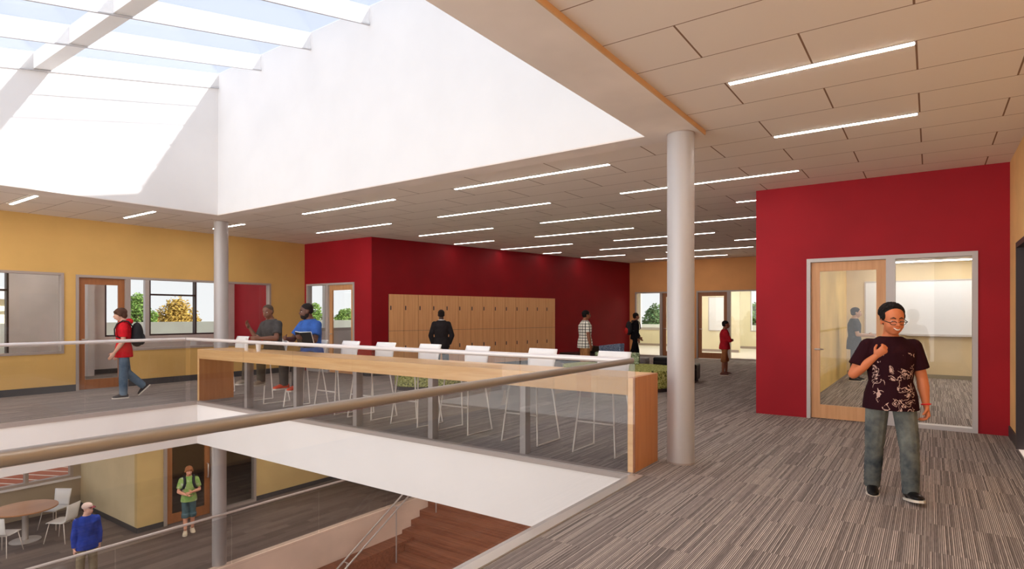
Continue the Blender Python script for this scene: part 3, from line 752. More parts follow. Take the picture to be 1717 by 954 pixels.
# ================================================================== OUTSIDE
struct('ground', B(((-40,17.2,-4.3),(60,90,-4.1)), ((27.15,-40,-4.3),(90,17.2,-4.1))), paint('outside_ground', (190,186,170)))
pm = mat('red_brick_paving', (170,84,60), .8); _n = N(pm); _v, _x = _n.pos()
_f = _n.math('FRACT', _n.math('DIVIDE', _n.math('ADD', _x[0], _n.math('MULTIPLY', _x[1], .5)), .55))
_n.col(_n.mix(_n.math('LESS_THAN', _f, .16), (172,88,62), (226,206,186)))
struct('floor_courtyard', B(((-6,18.7,ZF-.1),(14,26,ZF-.02))), pm)
M_par = paint('cream_parapet', (252,246,226))
struct('wall_terrace', B(((5.2,21.3,-.2),(24,21.5,1.24))), M_par)
struct('floor_terrace', B(((5.2,17.2,-.35),(24,21.3,-.2))), paint('terrace_paving', (200,192,176)))
struct('wall_terrace_back', B(((31,1,-.2),(31.2,16,.95))), M_par)
struct('floor_terrace_back', B(((27.15,1,-.35),(31,16,-.2))), MATS['terrace_paving'])
def leafmat(name, a, b):
    m = mat(name, a, .8, spec=.1); n = N(m); v, _ = n.pos()
    n.col(n.ramp(n.noise(v, 3.0, 4, .7), [(.3,a),(.7,b)])); return m
GL = [leafmat('green_leaves', (70,104,48), (150,180,96)), leafmat('autumn_leaves', (150,116,54), (206,176,96)), leafmat('dark_green_leaves', (64,96,60), (120,150,96))]
M_bark = paint('bark', (92,74,58))
def tree(x, y, top, r, k, label, seed):
    rnd = random.Random(seed); z = -4; rz = (top+1.6)/2; cz0 = top-rz-z
    t = thing('tree', label, 'tree', (x,y,z), 0, 'trees outside the windows'); h = top-z
    bm = bmesh.new(); tube(bm, [(0,0,0),(.06,.03,h*.3),(0,.1,h*.62),(.05,0,h*.85)], [.22,.18,.12,.04], 10)
    for _ in range(7):
        a = rnd.uniform(0, 2*PI); z0 = h*rnd.uniform(.3,.6); tube(bm, [(0,.05,z0),(math.cos(a)*r*.3,math.sin(a)*r*.3,z0+h*.1),(math.cos(a)*r*.55,math.sin(a)*r*.55,z0+h*.18)], [.08,.05,.02], 6)
    obj('trunk', bm, M_bark, t, smooth=True)
    bm = bmesh.new(); cl = []
    for _ in range(22):
        d = Vector((rnd.gauss(0,1), rnd.gauss(0,1), rnd.gauss(0,1))).normalized()*rnd.uniform(.25,.68); cl.append((d.x*r, d.y*r, cz0+d.z*rz, r*rnd.uniform(.26,.4)))
    for i in range(6600):
        cx, cy, cz, cr_ = cl[i % 22]; d = Vector((rnd.gauss(0,1), rnd.gauss(0,1), rnd.gauss(0,1))).normalized()*cr_*rnd.uniform(.5,1.06)
        p = Vector((cx,cy,cz))+d; n = Vector((rnd.uniform(-1,1), rnd.uniform(-1,1), rnd.uniform(-1,1))).normalized(); a, b = frame_of(n); s = rnd.uniform(.06,.13)
        vv = [bm.verts.new(p+a*s), bm.verts.new(p+b*s*.6), bm.verts.new(p-a*s), bm.verts.new(p-b*s*.6)]; bm.faces.new(vv)
    me = bpy.data.meshes.new('crown'); bm.to_mesh(me); bm.free(); me.materials.append(GL[k]); o = bpy.data.objects.new('crown', me); COL.objects.link(o); o.parent = t
for a in [(18.6,45,3.6,1.35,0,'green tree outside the window directly right of the yellow wall door',1),
          (22.0,47,3.25,2.1,1,'golden autumn tree outside the yellow wall window',2),
          (26.2,44,3.0,1.8,0,'light green tree outside the window behind the slim column',3),
          (16.9,49,2.5,1.2,2,'dark green tree seen through the glass of the yellow wall door',4),
          (33.2,45,2.9,1.3,0,'green tree outside seen beside the red wall door',5),
          (37.6,47,3.0,1.3,0,'green tree seen through the red wall door glass',6),
          (48,19.2,2.7,1.5,2,'green tree outside the far room left window',7),
          (48,10.9,3.6,1.5,0,'tall tree outside the far room right window',8)]: tree(*a)
def hedge(x0, x1, y, z, h, label):
    t = obj('hedge', (lambda bm: (box(bm, (x0,y-.4,z), (x1,y+.4,z+h)), bm)[1])(bmesh.new()), GL[2]); tag(t, label, 'hedge', kind='stuff')
def house():
    t = thing('outside_building', 'brick building with pale roof and white rail outside the far left window', 'building', (4.0,30,-4))
    obj('wall', B(((-6,0,0),(4,6,4.4))), mat('brick_red', (176,92,66), .8), t)
    obj('fascia', B(((-6.1,-.1,4.4),(4.1,6,5.0))), M_white, t)
    bm = bmesh.new(); prism(bm, [(-6.3,-.3),(4.3,-.3),(4.3,6.3),(-6.3,6.3)], 6.1, 6.3); 
    for v in bm.verts:
        if v.co.z > 6.2: v.co.x *= .5; v.co.y = 3; v.co.z = 7.6
    obj('roof', bm, paint('pale_roof', (206,196,192)), t)
    obj('upper_wall', B(((-6,.6,5.0),(4,6,6.1))), M_cream, t)
    for i in range(11): obj('rail_post', B(((-6+i-.05,-.1,5.0),(-6+i+.05,0,5.7))), M_white, t)
    obj('top_rail', B(((-6.1,-.12,5.7),(4.1,.02,5.8))), M_white, t)
house()

# ================================================================== PEOPLE
def remesh(o, vox, sm=4):
    m = o.modifiers.new('r', 'REMESH'); m.mode = 'VOXEL'; m.voxel_size = vox; m.use_smooth_shade = True
    if sm: s = o.modifiers.new('s', 'SMOOTH'); s.iterations = sm; s.factor = .5
    return o
SKIN = {}
def skinmat(rgb):
    if rgb not in SKIN:
        m = mat('skin_%d' % len(SKIN), rgb, .5, spec=.35); m.node_tree.nodes['Principled BSDF'].inputs['Subsurface Weight'].default_value = .08
        m.node_tree.nodes['Principled BSDF'].inputs['Subsurface Radius'].default_value = (.01,.004,.002); SKIN[rgb] = m
    return SKIN[rgb]
def person(label, H, loc, face, skin, shirt, pants, shoes, hair=('short',(30,22,20)), legs=None, arms=None, head=(0,0), build=1.0,
           sleeve='short', trouser='long', sole=None, curl=(.35,.35), vox=.011, seat=None, lean=(0,0), hs=1.0, foot=(0,0), hem=.47, squint=False):
    s = H/.982
    t = thing('person', label, 'person', loc, R(face))
    F, Lf, Up = Vector((1,0,0)), Vector((0,1,0)), Vector((0,0,1))
    V3 = lambda v, sd: (F*v[0] + Lf*v[1]*sd + Up*v[2]).normalized()
    legs = legs or [((.0,.05,-1),(0,0,-1))]*2; arms = arms or [((0,.15,-1),(.1,.08,-1))]*2
    b = build
    # leg joints relative to pelvis, side +1 = left
    J = {}; mins = 9
    for i, sd in enumerate((1,-1)):
        hip = Lf*.052*s*sd*min(b,1.1); kn = hip + V3(legs[i][0], sd)*.235*s; an = kn + V3(legs[i][1], sd)*.222*s
        J[i] = [hip, kn, an]; mins = min(mins, an.z)
    pz = (.045*s - mins) if seat is None else seat + .07*s
    P = Vector((0,0,pz)); 
    spine = (Up + F*lean[0] + Lf*lean[1]).normalized(); fw = (F - spine*F.dot(spine)).normalized(); lf = spine.cross(fw)
    waist = P + spine*.10*s; chest = P + spine*.225*s; shl = P + spine*.305*s; neck = P + spine*.335*s
    # ---------------- torso sections
    def torso(bm, g, z0=None, top=True, flare=1.0):
        secs = [(P-spine*.03*s, .088, .066), (P+spine*.03*s, .09, .068), (waist, .08, .06), (chest-spine*.03*s, .092, .068), (chest+spine*.03*s, .1, .066), (shl-spine*.012*s, .092, .052), (shl+spine*.012*s, .064, .042), (neck-spine*.004*s, .04, .036), (neck+spine*.012*s, .034, .033)]
        if z0 is not None: secs[0] = (P+spine*z0*s, .1*flare, .076*flare); secs[1] = (P+spine*.03*s, .099, .075)
        if not top: secs = secs[:-1]
        rings = [(c, lf*(w_*s*(b if k<6 else 1)+g), fw*(d_*s*(b*1.08 if k<5 else 1)+g)) for k, (c, w_, d_) in enumerate(secs)]
        loft(bm, rings, 28)
    bm = bmesh.new(); torso(bm, 0); 
    hd = neck + spine*(.010*s) + fw*.012*s
    hh = .135*s*hs
    rot = Matrix((fw, lf, spine)).transposed() @ Matrix.Rotation(R(head[0]),3,'Z') @ Matrix.Rotation(R(head[1]),3,'Y')
    hc = hd + rot @ Vector((.08*hh,0,.47*hh))
    X = lambda x, y, z: hc + rot @ Vector((x*hh, y*hh, z*hh))
    cap(bm, neck-spine*.03*s, X(-.1,0,-.25), .036*s*(.6+.4*b), .032*s*(.6+.4*b))
    E = lambda bm_, c, r, sg=20: ell(bm_, X(*c), [k*hh for k in r], sg, rot)
    E(bm, (-.04,0,.13), (.42,.335,.37), 28); E(bm, (.10,0,-.12), (.29,.275*(.6+.4*b),.36), 28); E(bm, (.17,0,-.36), (.16,.16,.12))
    E(bm, (.22,.13,-.17), (.13,.12*b,.14)); E(bm, (.22,-.13,-.17), (.13,.12*b,.14))
    cap(bm, X(.36,0,.04), X(.46,0,-.12), .035*hh, .062*hh); E(bm, (.42,.05,-.13), (.04,.04,.035), 10); E(bm, (.42,-.05,-.13), (.04,.04,.035), 10)
    for sd in (1,-1): E(bm, (-.02,.335*sd,-.05), (.075,.035,.115), 12)
    E(bm, (.30,0,.09), (.09,.2,.05)); E(bm, (.375,0,-.30), (.05,.1,.03), 12); E(bm, (.385,0,-.245), (.05,.1,.028), 12)
    # ---------------- arms + hands
    arm = []
    for i, sd in enumerate((1,-1)):
        sh = shl + lf*sd*(.096*s*(.5+.5*b)) - spine*.026*s
        mv = lambda v: (fw*v[0] + lf*v[1]*sd + spine*v[2]).normalized()
        el = sh + mv(arms[i][0])*.165*s; ud = mv(arms[i][1]); wr = el + ud*.14*s
        arm.append((sh, el, wr))
        k = .5+.5*b
        cap(bm, sh, el, .031*s*k, .025*s*k); cap(bm, el, el+ud*.05*s, .025*s*k, .026*s*k); cap(bm, el+ud*.05*s, wr, .026*s*k, .0155*s)
        # hand
        w_ = fw if abs(ud.dot(fw)) < .7 else spine
        if len(arms[i]) > 2: w_ = mv(arms[i][2])
        w_ = (w_ - ud*w_.dot(ud)).normalized(); nn = w_.cross(ud)
        if nn.dot(-lf*sd) < 0: nn = -nn
        if len(arms[i]) > 3: nn = nn*arms[i][3]
        pe = wr + ud*.052*s
        cap(bm, wr, wr+ud*.02*s, .0155*s, .02*s, 12, side=w_, fl=.62); cap(bm, wr+ud*.015*s, pe, .0215*s, .0235*s, 14, side=w_, fl=.5)
        c = curl[i]
        for f in range(4):
            o_ = (1.5-f)*.0112*s; ln = (.0215,.0235,.0225,.018)[f]*s; p = pe - ud*.006*s + w_*o_; dr = ud.copy(); r_ = .0058*s
            for sgm, (kl, ka) in enumerate(((1.15,.55),(.8,1.0),(.62,.8))):
                dr = (Matrix.Rotation(c*ka*1.5, 3, ud.cross(nn).normalized() if ud.cross(nn).length else w_) @ dr).normalized()
                q = p + dr*ln*kl; cap(bm, p, q, r_, r_*.9, 8); p = q; r_ *= .92
        p = wr + ud*.014*s + w_*.015*s; d1 = (ud*.62+w_*.6+nn*(.25+.5*c)).normalized(); q = p + d1*.026*s; d2 = (ud*.8+w_*.1+nn*(.3+.9*c)).normalized()
        cap(bm, p, q, .0085*s, .007*s, 8); cap(bm, q, q+d2*.02*s, .007*s, .0058*s, 8)
        arm[i] = (sh, el, wr, ud, w_, nn, pe)
    # ---------------- legs
    leg = []
    for i, sd in enumerate((1,-1)):
        h_, k_, a_ = [P+q for q in J[i]]
        cap(bm, h_, k_, .05*s*b, .032*s*(.5+.5*b)); cap(bm, k_, k_.lerp(a_,.35), .031*s*(.5+.5*b), .031*s*(.5+.5*b)); cap(bm, k_.lerp(a_,.35), a_, .031*s*(.5+.5*b), .02*s)
        th = R(foot[i]); fd = (F*math.cos(th)+Up*math.sin(th)); fu = (Up*math.cos(th)-F*math.sin(th))
        yaw = Matrix.Rotation(R(8*sd),3,'Z'); fd = yaw @ fd; fu = yaw @ fu
        fs = fu.cross(fd)
        cap(bm, a_, a_-fu*.024*s-fd*.005*s, .019*s, .016*s, 12); cap(bm, a_-fu*.026*s, a_-fu*.03*s+fd*.07*s, .012*s, .008*s, 12)
        leg.append((h_, k_, a_, fd, fu, fs))
    body = remesh(obj('body', bm, skinmat(skin), t), vox)
    # ---------------- clothes
    g = .009*s
    bm = bmesh.new(); torso(bm, g*1.3, z0=hem-.50, top=False, flare=1.06)
    for i in (0,1):
        sh, el, wr, ud = arm[i][:4]; k = .5+.5*b; sd = 1 if i == 0 else -1
        cap(bm, sh-lf*sd*.04*s+spine*.006*s, sh, .034*s, .031*s*k+g)
        if sleeve == 'short':
            e2 = sh.lerp(el, .72); d_ = (el-sh).normalized(); a_, b_ = frame_of(d_)
            loft(bm, [(sh, a_*(.031*s*k+g), b_*(.031*s*k+g)), (e2, a_*(.036*s*k+g), b_*(.036*s*k+g))], 16)
        else:
            cap(bm, sh, el, .031*s*k+g, .026*s*k+g); a_, b_ = frame_of(ud)
            loft(bm, [(el, a_*(.027*s*k+g), b_*(.027*s*k+g)), (el.lerp(wr,.93), a_*(.02*s*k+g*.8), b_*(.02*s*k+g*.8))], 16)
            cap(bm, el, el+ud*.02*s, .027*s*k+g, .027*s*k+g)
    if hair[0] == 'hood' : ell(bm, neck-fw*.05*s-spine*.006*s, (.04*s,.062*s,.034*s), 20)
    st_ = remesh(obj(shirt[0], bm, shirt[1], t), vox, 3)
    bm = bmesh.new()
    loft(bm, [(P+spine*.075*s, lf*(.083*s*b+g*.6), fw*(.064*s*b+g*.6)), (P+spine*.0*s, lf*(.09*s*b+g), fw*(.07*s*b+g)), (P-spine*.035*s, lf*(.088*s*b+g), fw*(.068*s*b+g))], 24)
    for i in (0,1):
        h_, k_, a_ = leg[i][:3]; cap(bm, h_, k_, .048*s*b+g*.5, .036*s*(.5+.5*b)+g)
        a2, b2 = frame_of((a_-k_).normalized())
        if trouser == 'long':
            e_ = k_.lerp(a_, 1.06); kk = 1.1 if b > 1.1 else 1
            loft(bm, [(k_, a2*(.034*s*kk+g), b2*(.035*s*kk+g)), (k_.lerp(a_,.4), a2*(.034*s*kk+g), b2*(.034*s*kk+g)), (e_, a2*(.029*s*kk+g), b2*(.029*s*kk+g))], 18)
        else:
            e_ = k_.lerp(a_, .12); loft(bm, [(k_-(a_-k_).normalized()*.03*s, a2*(.042*s+g), b2*(.042*s+g)), (e_, a2*(.043*s+g), b2*(.043*s+g))], 18)
    remesh(obj(pants[0], bm, pants[1], t), vox, 3)
    for i in (0,1):
        h_, k_, a_, fd, fu, fs = leg[i]; a_ = a_ + fu*0
        bm = bmesh.new()
        def fr_(x, z, w_, hgt): c = a_ + fd*x*s + fu*(z-.045)*s; return (c, fs*w_*s, fu*hgt*s)
        loft(bm, [fr_(-.048,.024,.012,.008), fr_(-.042,.03,.022,.02), fr_(-.02,.034,.026,.028), fr_(.02,.03,.027,.024), fr_(.06,.024,.03,.016), (a_+fd*.085*s+fu*(.02-.045)*s, fs*.026*s, fu*.012*s), (a_+fd*.1*s+fu*(.018-.045)*s, fs*.012*s, fu*.006*s)], 16)
        cap(bm, a_-fu*.022*s-fd*.008*s, a_-fu*.002*s-fd*.008*s, .026*s, .026*s, 14)
        so_ = remesh(obj('shoe', bm, shoes, t), min(vox,.009), 2)
        bm = bmesh.new(); pts = [(-.052,.01),(-.045,.022),(-.02,.028),(.02,.028),(.06,.032),(.088,.026),(.106,.01)]
        lo = [a_+fd*x*s+fs*w_*s+fu*(-.045)*s for x, w_ in pts] + [a_+fd*x*s-fs*w_*s+fu*(-.045)*s for x, w_ in pts[::-1]]
        va = [bm.verts.new(p) for p in lo]; vb = [bm.verts.new(p+fu*.012*s) for p in lo]; bm.faces.new(va[::-1]); bm.faces.new(vb)
        for q in range(len(va)): bm.faces.new((va[q], va[(q+1)%len(va)], vb[(q+1)%len(va)], vb[q]))
        obj('sole', bm, sole or MATS['sole_white'], so_)
    # ---------------- hair, face
    hm = mat('hair_%d_%d_%d' % hair[1], hair[1], .75, spec=.2)
    bm = bmesh.new()
    if hair[0] in ('short','hood'):
        E(bm, (-.09,0,.19), (.435,.362,.355), 28); E(bm, (-.2,0,-.02), (.3,.325,.3), 20)
        for sd in (1,-1): cap(bm, X(.12,.315*sd,.2), X(.06,.325*sd,-.02), .045*hh, .02*hh)
    if hair[0] == 'curly':
        E(bm, (-.14,0,.25), (.42,.36,.34), 28); E(bm, (-.2,0,.02), (.27,.3,.26), 20)
        for sd in (1,-1): E(bm, (-.02,.3*sd,.14), (.2,.06,.16), 14)
        rr = random.Random(3)
        for _ in range(420):
            a, z = rr.uniform(0,2*PI), rr.uniform(-.2,1); q = math.sqrt(1-z*z); c = (-.13+.41*q*math.cos(a), .35*q*math.sin(a), .25+.33*z)
            if c[0] > .1 and c[2] < .43: continue
            E(bm, c, (.045,.045,.045), 6)
    if hair[0] == 'cropped': E(bm, (-.075,0,.18), (.42,.347,.345), 28); E(bm, (-.17,0,0), (.3,.318,.28), 20)
    if hair[0] == 'mop' or (hair[0] == 'hood'):
        E(bm, (-.08,0,.17), (.46,.385,.38), 24); E(bm, (.2,.05,.25), (.22,.28,.14)); E(bm, (-.24,0,-.1), (.26,.35,.3)); 
        for sd in (1,-1): E(bm, (.0,.34*sd,.02), (.16,.08,.2))
    if hair[0] == 'cap':
        E(bm, (-.2,0,.0), (.3,.335,.26), 20)
        obj_h = remesh(obj('hair', bm, hm, t), vox*.8, 2); bm = bmesh.new()
        E(bm, (-.05,0,.22), (.45,.375,.33), 28); cp = remesh(obj('cap', bm, hair[2], t), vox*.7, 2)
        bm = bmesh.new(); rings = []
        for x, w_, z in ((.25,.3,.2),(.45,.28,.19),(.6,.2,.165),(.66,.08,.15)): rings.append((X(x,0,z), rot@Vector((0,w_*hh,0)), rot@Vector((0,0,.02*hh))))
        loft(bm, rings, 16); obj('brim', bm, hair[3], cp, smooth=True); bm = None
    if bm is not None: remesh(obj('hair', bm, hm, t), vox*.8 if hair[0] != 'curly' else vox*.6, 2 if hair[0] != 'curly' else 1)
    ew = mat('eye_white', (232,226,220), .3); ei = mat('eye_dark', (28,18,14), .2)
    for sd in (1,-1):
        bm = bmesh.new(); E(bm, (.315,.125*sd,-.005), (.05,.055,.014 if squint else .024), 12); e_ = obj('eye', bm, ew, t, smooth=True)
        bm = bmesh.new(); E(bm, (.352,.125*sd,-.008), (.02,.05 if squint else .024,.011 if squint else .02), 10); obj('iris', bm, ei, e_, smooth=True)
        bm = bmesh.new(); tube(bm, [X(.385,.05*sd,.085), X(.378,.12*sd,.115), X(.32,.2*sd,.085)], [.014*hh,.018*hh,.01*hh], 8); obj('eyebrow', bm, hm, t, smooth=True)
    lipc = tuple(int(c*k) for c, k in zip(skin, (.82,.62,.6)))
    bm = bmesh.new(); tube(bm, [X(.36,.1,-.25), X(.42,.05,-.272), X(.432,0,-.277), X(.42,-.05,-.272), X(.36,-.1,-.25)], [.008*hh,.022*hh,.026*hh,.022*hh,.008*hh], 8)
    obj('mouth', bm, mat('lips_%d_%d_%d' % lipc, lipc, .45), t, smooth=True)
    return dict(t=t, X=X, hh=hh, rot=rot, arm=arm, leg=leg, P=P, chest=chest, shl=shl, waist=waist, neck=neck, fw=fw, lf=lf, up=spine, s=s, hm=hm, body=body, shirt=st_)
mat('sole_white', (226,216,200), .6)
def wpt(p, v): return p['t'].matrix_basis @ v
def straps(p, m, parent):
    "shoulder straps worn over the chest, children of the pack"
    s, b = p['s'], 1
    for sd in (1,-1):
        c = lambda f, l, u: p['shl'] + p['fw']*f*s + p['lf']*l*sd*s + p['up']*u*s
        bm = bmesh.new(); pts = [c(-.08,.06,-.03), c(-.04,.062,.025), c(.01,.06,.035), c(.06,.055,.0), c(.085,.055,-.06), c(.08,.075,-.13), c(.0,.115,-.17), c(-.07,.07,-.17)]
        rings = []
        for i, q in enumerate(pts):
            d = (pts[min(i+1,len(pts)-1)]-pts[max(i-1,0)]).normalized(); a = p['lf']-d*p['lf'].dot(d)
            if a.length < .2: a = p['up']-d*p['up'].dot(d)
            a.normalize(); rings.append((q, a*.018*s, d.cross(a)*.006*s))
        loft(bm, rings, 8); obj('strap', bm, m, parent, smooth=True)
def backpack(p, m, m2, label, sc=1.0):
    t = thing('backpack', label, 'backpack', p['t'].location[:], p['t'].rotation_euler.z)
    s = p['s']*sc; c = p['chest'] - p['fw']*(.068*p['s']+.055*s) - p['up']*.035*s
    Rm = Matrix((p['fw'], p['lf'], p['up'])).transposed()
    bm = bmesh.new(); ell(bm, c, (.06*s,.085*s,.13*s), 24, Rm); ell(bm, c-p['up']*.05*s, (.065*s,.09*s,.09*s), 24, Rm); remesh(obj('main_pouch', bm, m, t), .01, 3)
    bm = bmesh.new(); ell(bm, c-p['fw']*.045*s-p['up']*.055*s, (.035*s,.07*s,.065*s), 20, Rm); obj('front_pocket', bm, m2, t, smooth=True)
    bm = bmesh.new(); q = c+p['up']*.125*s; tube(bm, [q+p['lf']*.02*s, q+p['up']*.02*s+p['lf']*.012*s, q+p['up']*.02*s-p['lf']*.012*s, q-p['lf']*.02*s], .004*s, 6); obj('grab_loop', bm, m, t, smooth=True)
    straps(p, m, t)

def denim(name, a, b):
    m = mat(name, a, .85, spec=.1); n = N(m); v, _ = n.pos()
    n.col(n.ramp(n.noise(v, 5, 4, .6), [(.3,a),(.7,b)])); n.bump(n.noise(v, 18, 3), .35, .02); return m
# ---- boy in the foreground
m = mat('maroon_tee_print', (40,16,22), .85, spec=.1); _n = N(m); _v, _x = _n.pos()
_wn = _n.new('ShaderNodeTexNoise'); _wn.inputs['Scale'].default_value = 6; _wn.inputs['Detail'].default_value = 2; _n.lk(_v, _wn.inputs['Vector'])
_mx = _n.new('ShaderNodeMix', data_type='RGBA'); _mx.inputs[0].default_value = .12; _n.lk(_v, _mx.inputs[6]); _n.lk(_wn.outputs['Color'], _mx.inputs[7])
_vo = _n.new('ShaderNodeTexVoronoi', feature='DISTANCE_TO_EDGE'); _vo.inputs['Scale'].default_value = 15; _n.lk(_mx.outputs[2], _vo.inputs['Vector'])
_nz = _n.noise(_mx.outputs[2], 26, 1, .4)
_band = _n.math('LESS_THAN', _n.math('ABSOLUTE', _n.math('SUBTRACT', _nz, .5)), .03)
_reg = _n.math('GREATER_THAN', _n.noise(_v, 8.5, 1, .5), .46)
_front = _n.math('GREATER_THAN', _x[0], .02)
_side = _n.math('LESS_THAN', _n.math('ABSOLUTE', _x[1]), .145)
_mid = _n.math('LESS_THAN', _n.math('SUBTRACT', _x[2], _n.math('MULTIPLY', _n.math('ABSOLUTE', _x[1]), 1.6)), 1.08)
_bl = _n.math('MULTIPLY', _n.math('GREATER_THAN', _nz, .63), 1)
_pat = _n.math('MULTIPLY', _n.math('MULTIPLY', _n.math('MULTIPLY', _n.math('MAXIMUM', _band, _bl), _reg), _n.math('MULTIPLY', _front, _side)), _mid)
_z = _n.math('LESS_THAN', _x[2], 1.19); _pat = _n.math('MULTIPLY', _pat, _z)
_n.col(_n.mix(_pat, (42,15,22), (196,162,150))); _n.bump(_n.noise(_v, 12, 3), .4, .02)
boy = person('boy in maroon patterned tee, glasses and jeans walking in the foreground', 1.56, (5.8,.27,0), 196, (206,122,80), ('t_shirt', m), ('jeans', denim('faded_jeans', (52,60,68), (128,130,122))), M_black,
    hair=('curly',(22,16,15)), legs=[((.24,.06,-1),(.10,.0,-1)), ((-.06,.05,-1),(-.16,.02,-1))],
    arms=[((-.05,.26,-1),(.12,.10,-1)), ((.12,.42,-.85),(.45,-.9,.95),(.3,.2,1),1)], head=(8,5), build=1.1, curl=(.55,.8), vox=.0055, foot=(10,-6), hem=.455, hs=1.13, squint=True)
X, hh, rot = boy['X'], boy['hh'], boy['rot']
bm = bmesh.new(); tube(bm, [X(.33,.13,-.205), X(.405,.06,-.275), X(.42,0,-.295), X(.405,-.06,-.275), X(.33,-.13,-.205)], [.006*hh,.02*hh,.026*hh,.02*hh,.006*hh], 8)
bm2 = bmesh.new(); tube(bm2, [X(.36,.1,-.225), X(.43,.05,-.272), X(.445,0,-.284), X(.43,-.05,-.272), X(.36,-.1,-.225)], [.006*hh,.02*hh,.022*hh,.02*hh,.006*hh], 8); bm.free()
obj('teeth', bm2, mat('teeth_white', (236,228,216), .3), boy['t'], smooth=True)
gl_ = None
bm = bmesh.new()
for sd in (1,-1):
    c = (.43,.135*sd,-.06); pts = [X(c[0]-abs(math.cos(a))*.0, c[1]+.1*math.cos(a), c[2]+.055*math.sin(a)) for a in [2*PI*k/20 for k in range(20)]]
    tube(bm, pts, .010*hh, 6, closed=True)
    tube(bm, [X(.43,.235*sd,-.045), X(.36,.31*sd,-.02), X(.0,.36*sd,.02)], .012*hh, 6)
tube(bm, [X(.43,.035,-.05), X(.465,0,-.035), X(.43,-.035,-.05)], .009*hh, 6)
gl_ = obj('eyeglasses', bm, M_black, boy['t'], smooth=True)
bm = bmesh.new(); a_ = boy['arm'][0]; a0, b0 = frame_of(a_[3]); c = a_[2]-a_[3]*.008
tube(bm, [c + (a0*math.cos(2*PI*k/20)+b0*math.sin(2*PI*k/20))*.031 for k in range(20)], .006, 8, closed=True)
obj('wristband', bm, mat('red_rubber', (214,30,34), .5), boy['t'], smooth=True)
# ---- boy in the red hoodie
hood = fabric('red_hoodie', (206,34,44), .08); jb = denim('blue_jeans', (72,90,108), (112,130,146))
p = person('boy in red hoodie and jeans with black backpack walking along the yellow wall', 1.62, (4.62,11.85,0), 160, (214,164,140), ('hoodie', hood), ('jeans', jb), mat('dark_shoe',(62,54,54),.7),
    hair=('hood',(84,56,44)), legs=[((.02,.05,-1),(.0,0,-1)), ((-.12,.05,-1),(-.75,0,-.75))], arms=[((.05,.12,-1),(.55,.05,-.85)), ((-.05,.12,-1),(.4,.0,-.9))], foot=(0,-45), head=(0,10), build=.88, hem=.44, sleeve='short')
backpack(p, mat('black_nylon',(34,32,36),.7), mat('grey_nylon',(44,42,46),.7), 'black backpack worn by the boy in the red hoodie', 1.0)
# ---- seated people at the counter
SEATZ = .715
pd = person('seated person in dark grey tee gesturing at the counter beside the yellow wall', 1.72, (5.97,9.30,0), 190, (120,80,62), ('t_shirt', fabric('charcoal_tee', (70,66,64), .1)), ('trousers', fabric('olive_trousers',(92,80,68),.1)), mat('beige_shoe',(186,170,150),.7),
    hair=('cropped',(76,60,48)), legs=[((1,.12,-.12),(.0,.0,-1)), ((1,.22,-.12),(.1,.0,-1))], arms=[((.55,.3,-.8),(.6,-.5,.1)), ((.3,.3,-.9),(.4,.2,.9))], head=(14,4), seat=SEATZ, build=1.0, lean=(.1,-.04), hem=.49)
pb = person('seated bearded person in bright blue shirt reading at the counter', 1.74, (5.97,8.24,0), 184, (96,62,48), ('blue_shirt', fabric('bright_blue_shirt', (58,92,158), .08)), ('trousers', fabric('dark_trousers',(78,68,62),.1)), mat('orange_shoe',(232,84,48),.6),
    hair=('cropped',(34,26,24)), legs=[((1,.12,-.14),(.05,.0,-1)), ((1,.2,-.14),(.0,.0,-1))], arms=[((.5,.3,-.8),(.9,.25,.25),(0,0,1)), ((.5,.3,-.8),(.95,-.55,.2),(0,0,1))], head=(-30,4), seat=SEATZ, build=1.06, lean=(.08,0), hem=.49)
bm = bmesh.new()
for c, r in (((.2,0,-.36),(.24,.22,.2)),((.05,.2,-.25),(.16,.09,.2)),((.05,-.2,-.25),(.16,.09,.2))): ell(bm, pb['X'](*c), [k*pb['hh'] for k in r], 16, pb['rot'])
remesh(obj('beard', bm, pb['hm'], pb['t']), .008, 2)
def book():
    t = thing('open_book', 'open book with dark cover held up by the person in blue', 'book', (5.55,7.86,.98), R(180))
    M_pg = mat('page_white', (236,232,226), .7)
    for sd in (1,-1):
        bm = bmesh.new(); v = []
        for th in (0,.006):
            for y, z, xx in ((0,0,0),(0,.24,.07),(.2*sd,.25,.02),(.2*sd,.01,-.05)): v.append(bm.verts.new((xx+th,y,z)))
        for f in ((0,1,2,3),(7,6,5,4),(0,4,5,1),(1,5,6,2),(2,6,7,3),(3,7,4,0)): bm.faces.new([v[i] for i in f])
        o = obj('cover', bm, M_black, t)
        bm = bmesh.new(); v = []
        for th in (-.012,0):
            for y, z, xx in ((0,.004,0),(0,.25,.073),(.196*sd,.258,.022),(.196*sd,.015,-.05)): v.append(bm.verts.new((xx+th,y,z)))
        for f in ((0,1,2,3),(7,6,5,4),(0,4,5,1),(1,5,6,2),(2,6,7,3),(3,7,4,0)): bm.faces.new([v[i] for i in f])
        obj('pages', bm, M_pg, t)
book()
t = thing('bottle', 'small white bottle on the counter before the person in dark grey', 'bottle', (5.4,9.2,.9)); bm = bmesh.new()
loft(bm, [((0,0,z),(r,0,0),(0,r,0)) for z, r in ((0,.026),(.008,.03),(.11,.03),(.14,.022),(.16,.012),(.185,.012))], 20); smooth_angle(obj('bottle_body', bm, M_chair, t))
bm = bmesh.new(); cyl(bm, 0,0,.185,.215,.014,16); smooth_angle(obj('cap', bm, M_white, t))
t = thing('travel_cup', 'white travel cup with dark lid on the counter near the two seated people', 'cup', (5.4,8.85,.9)); bm = bmesh.new()
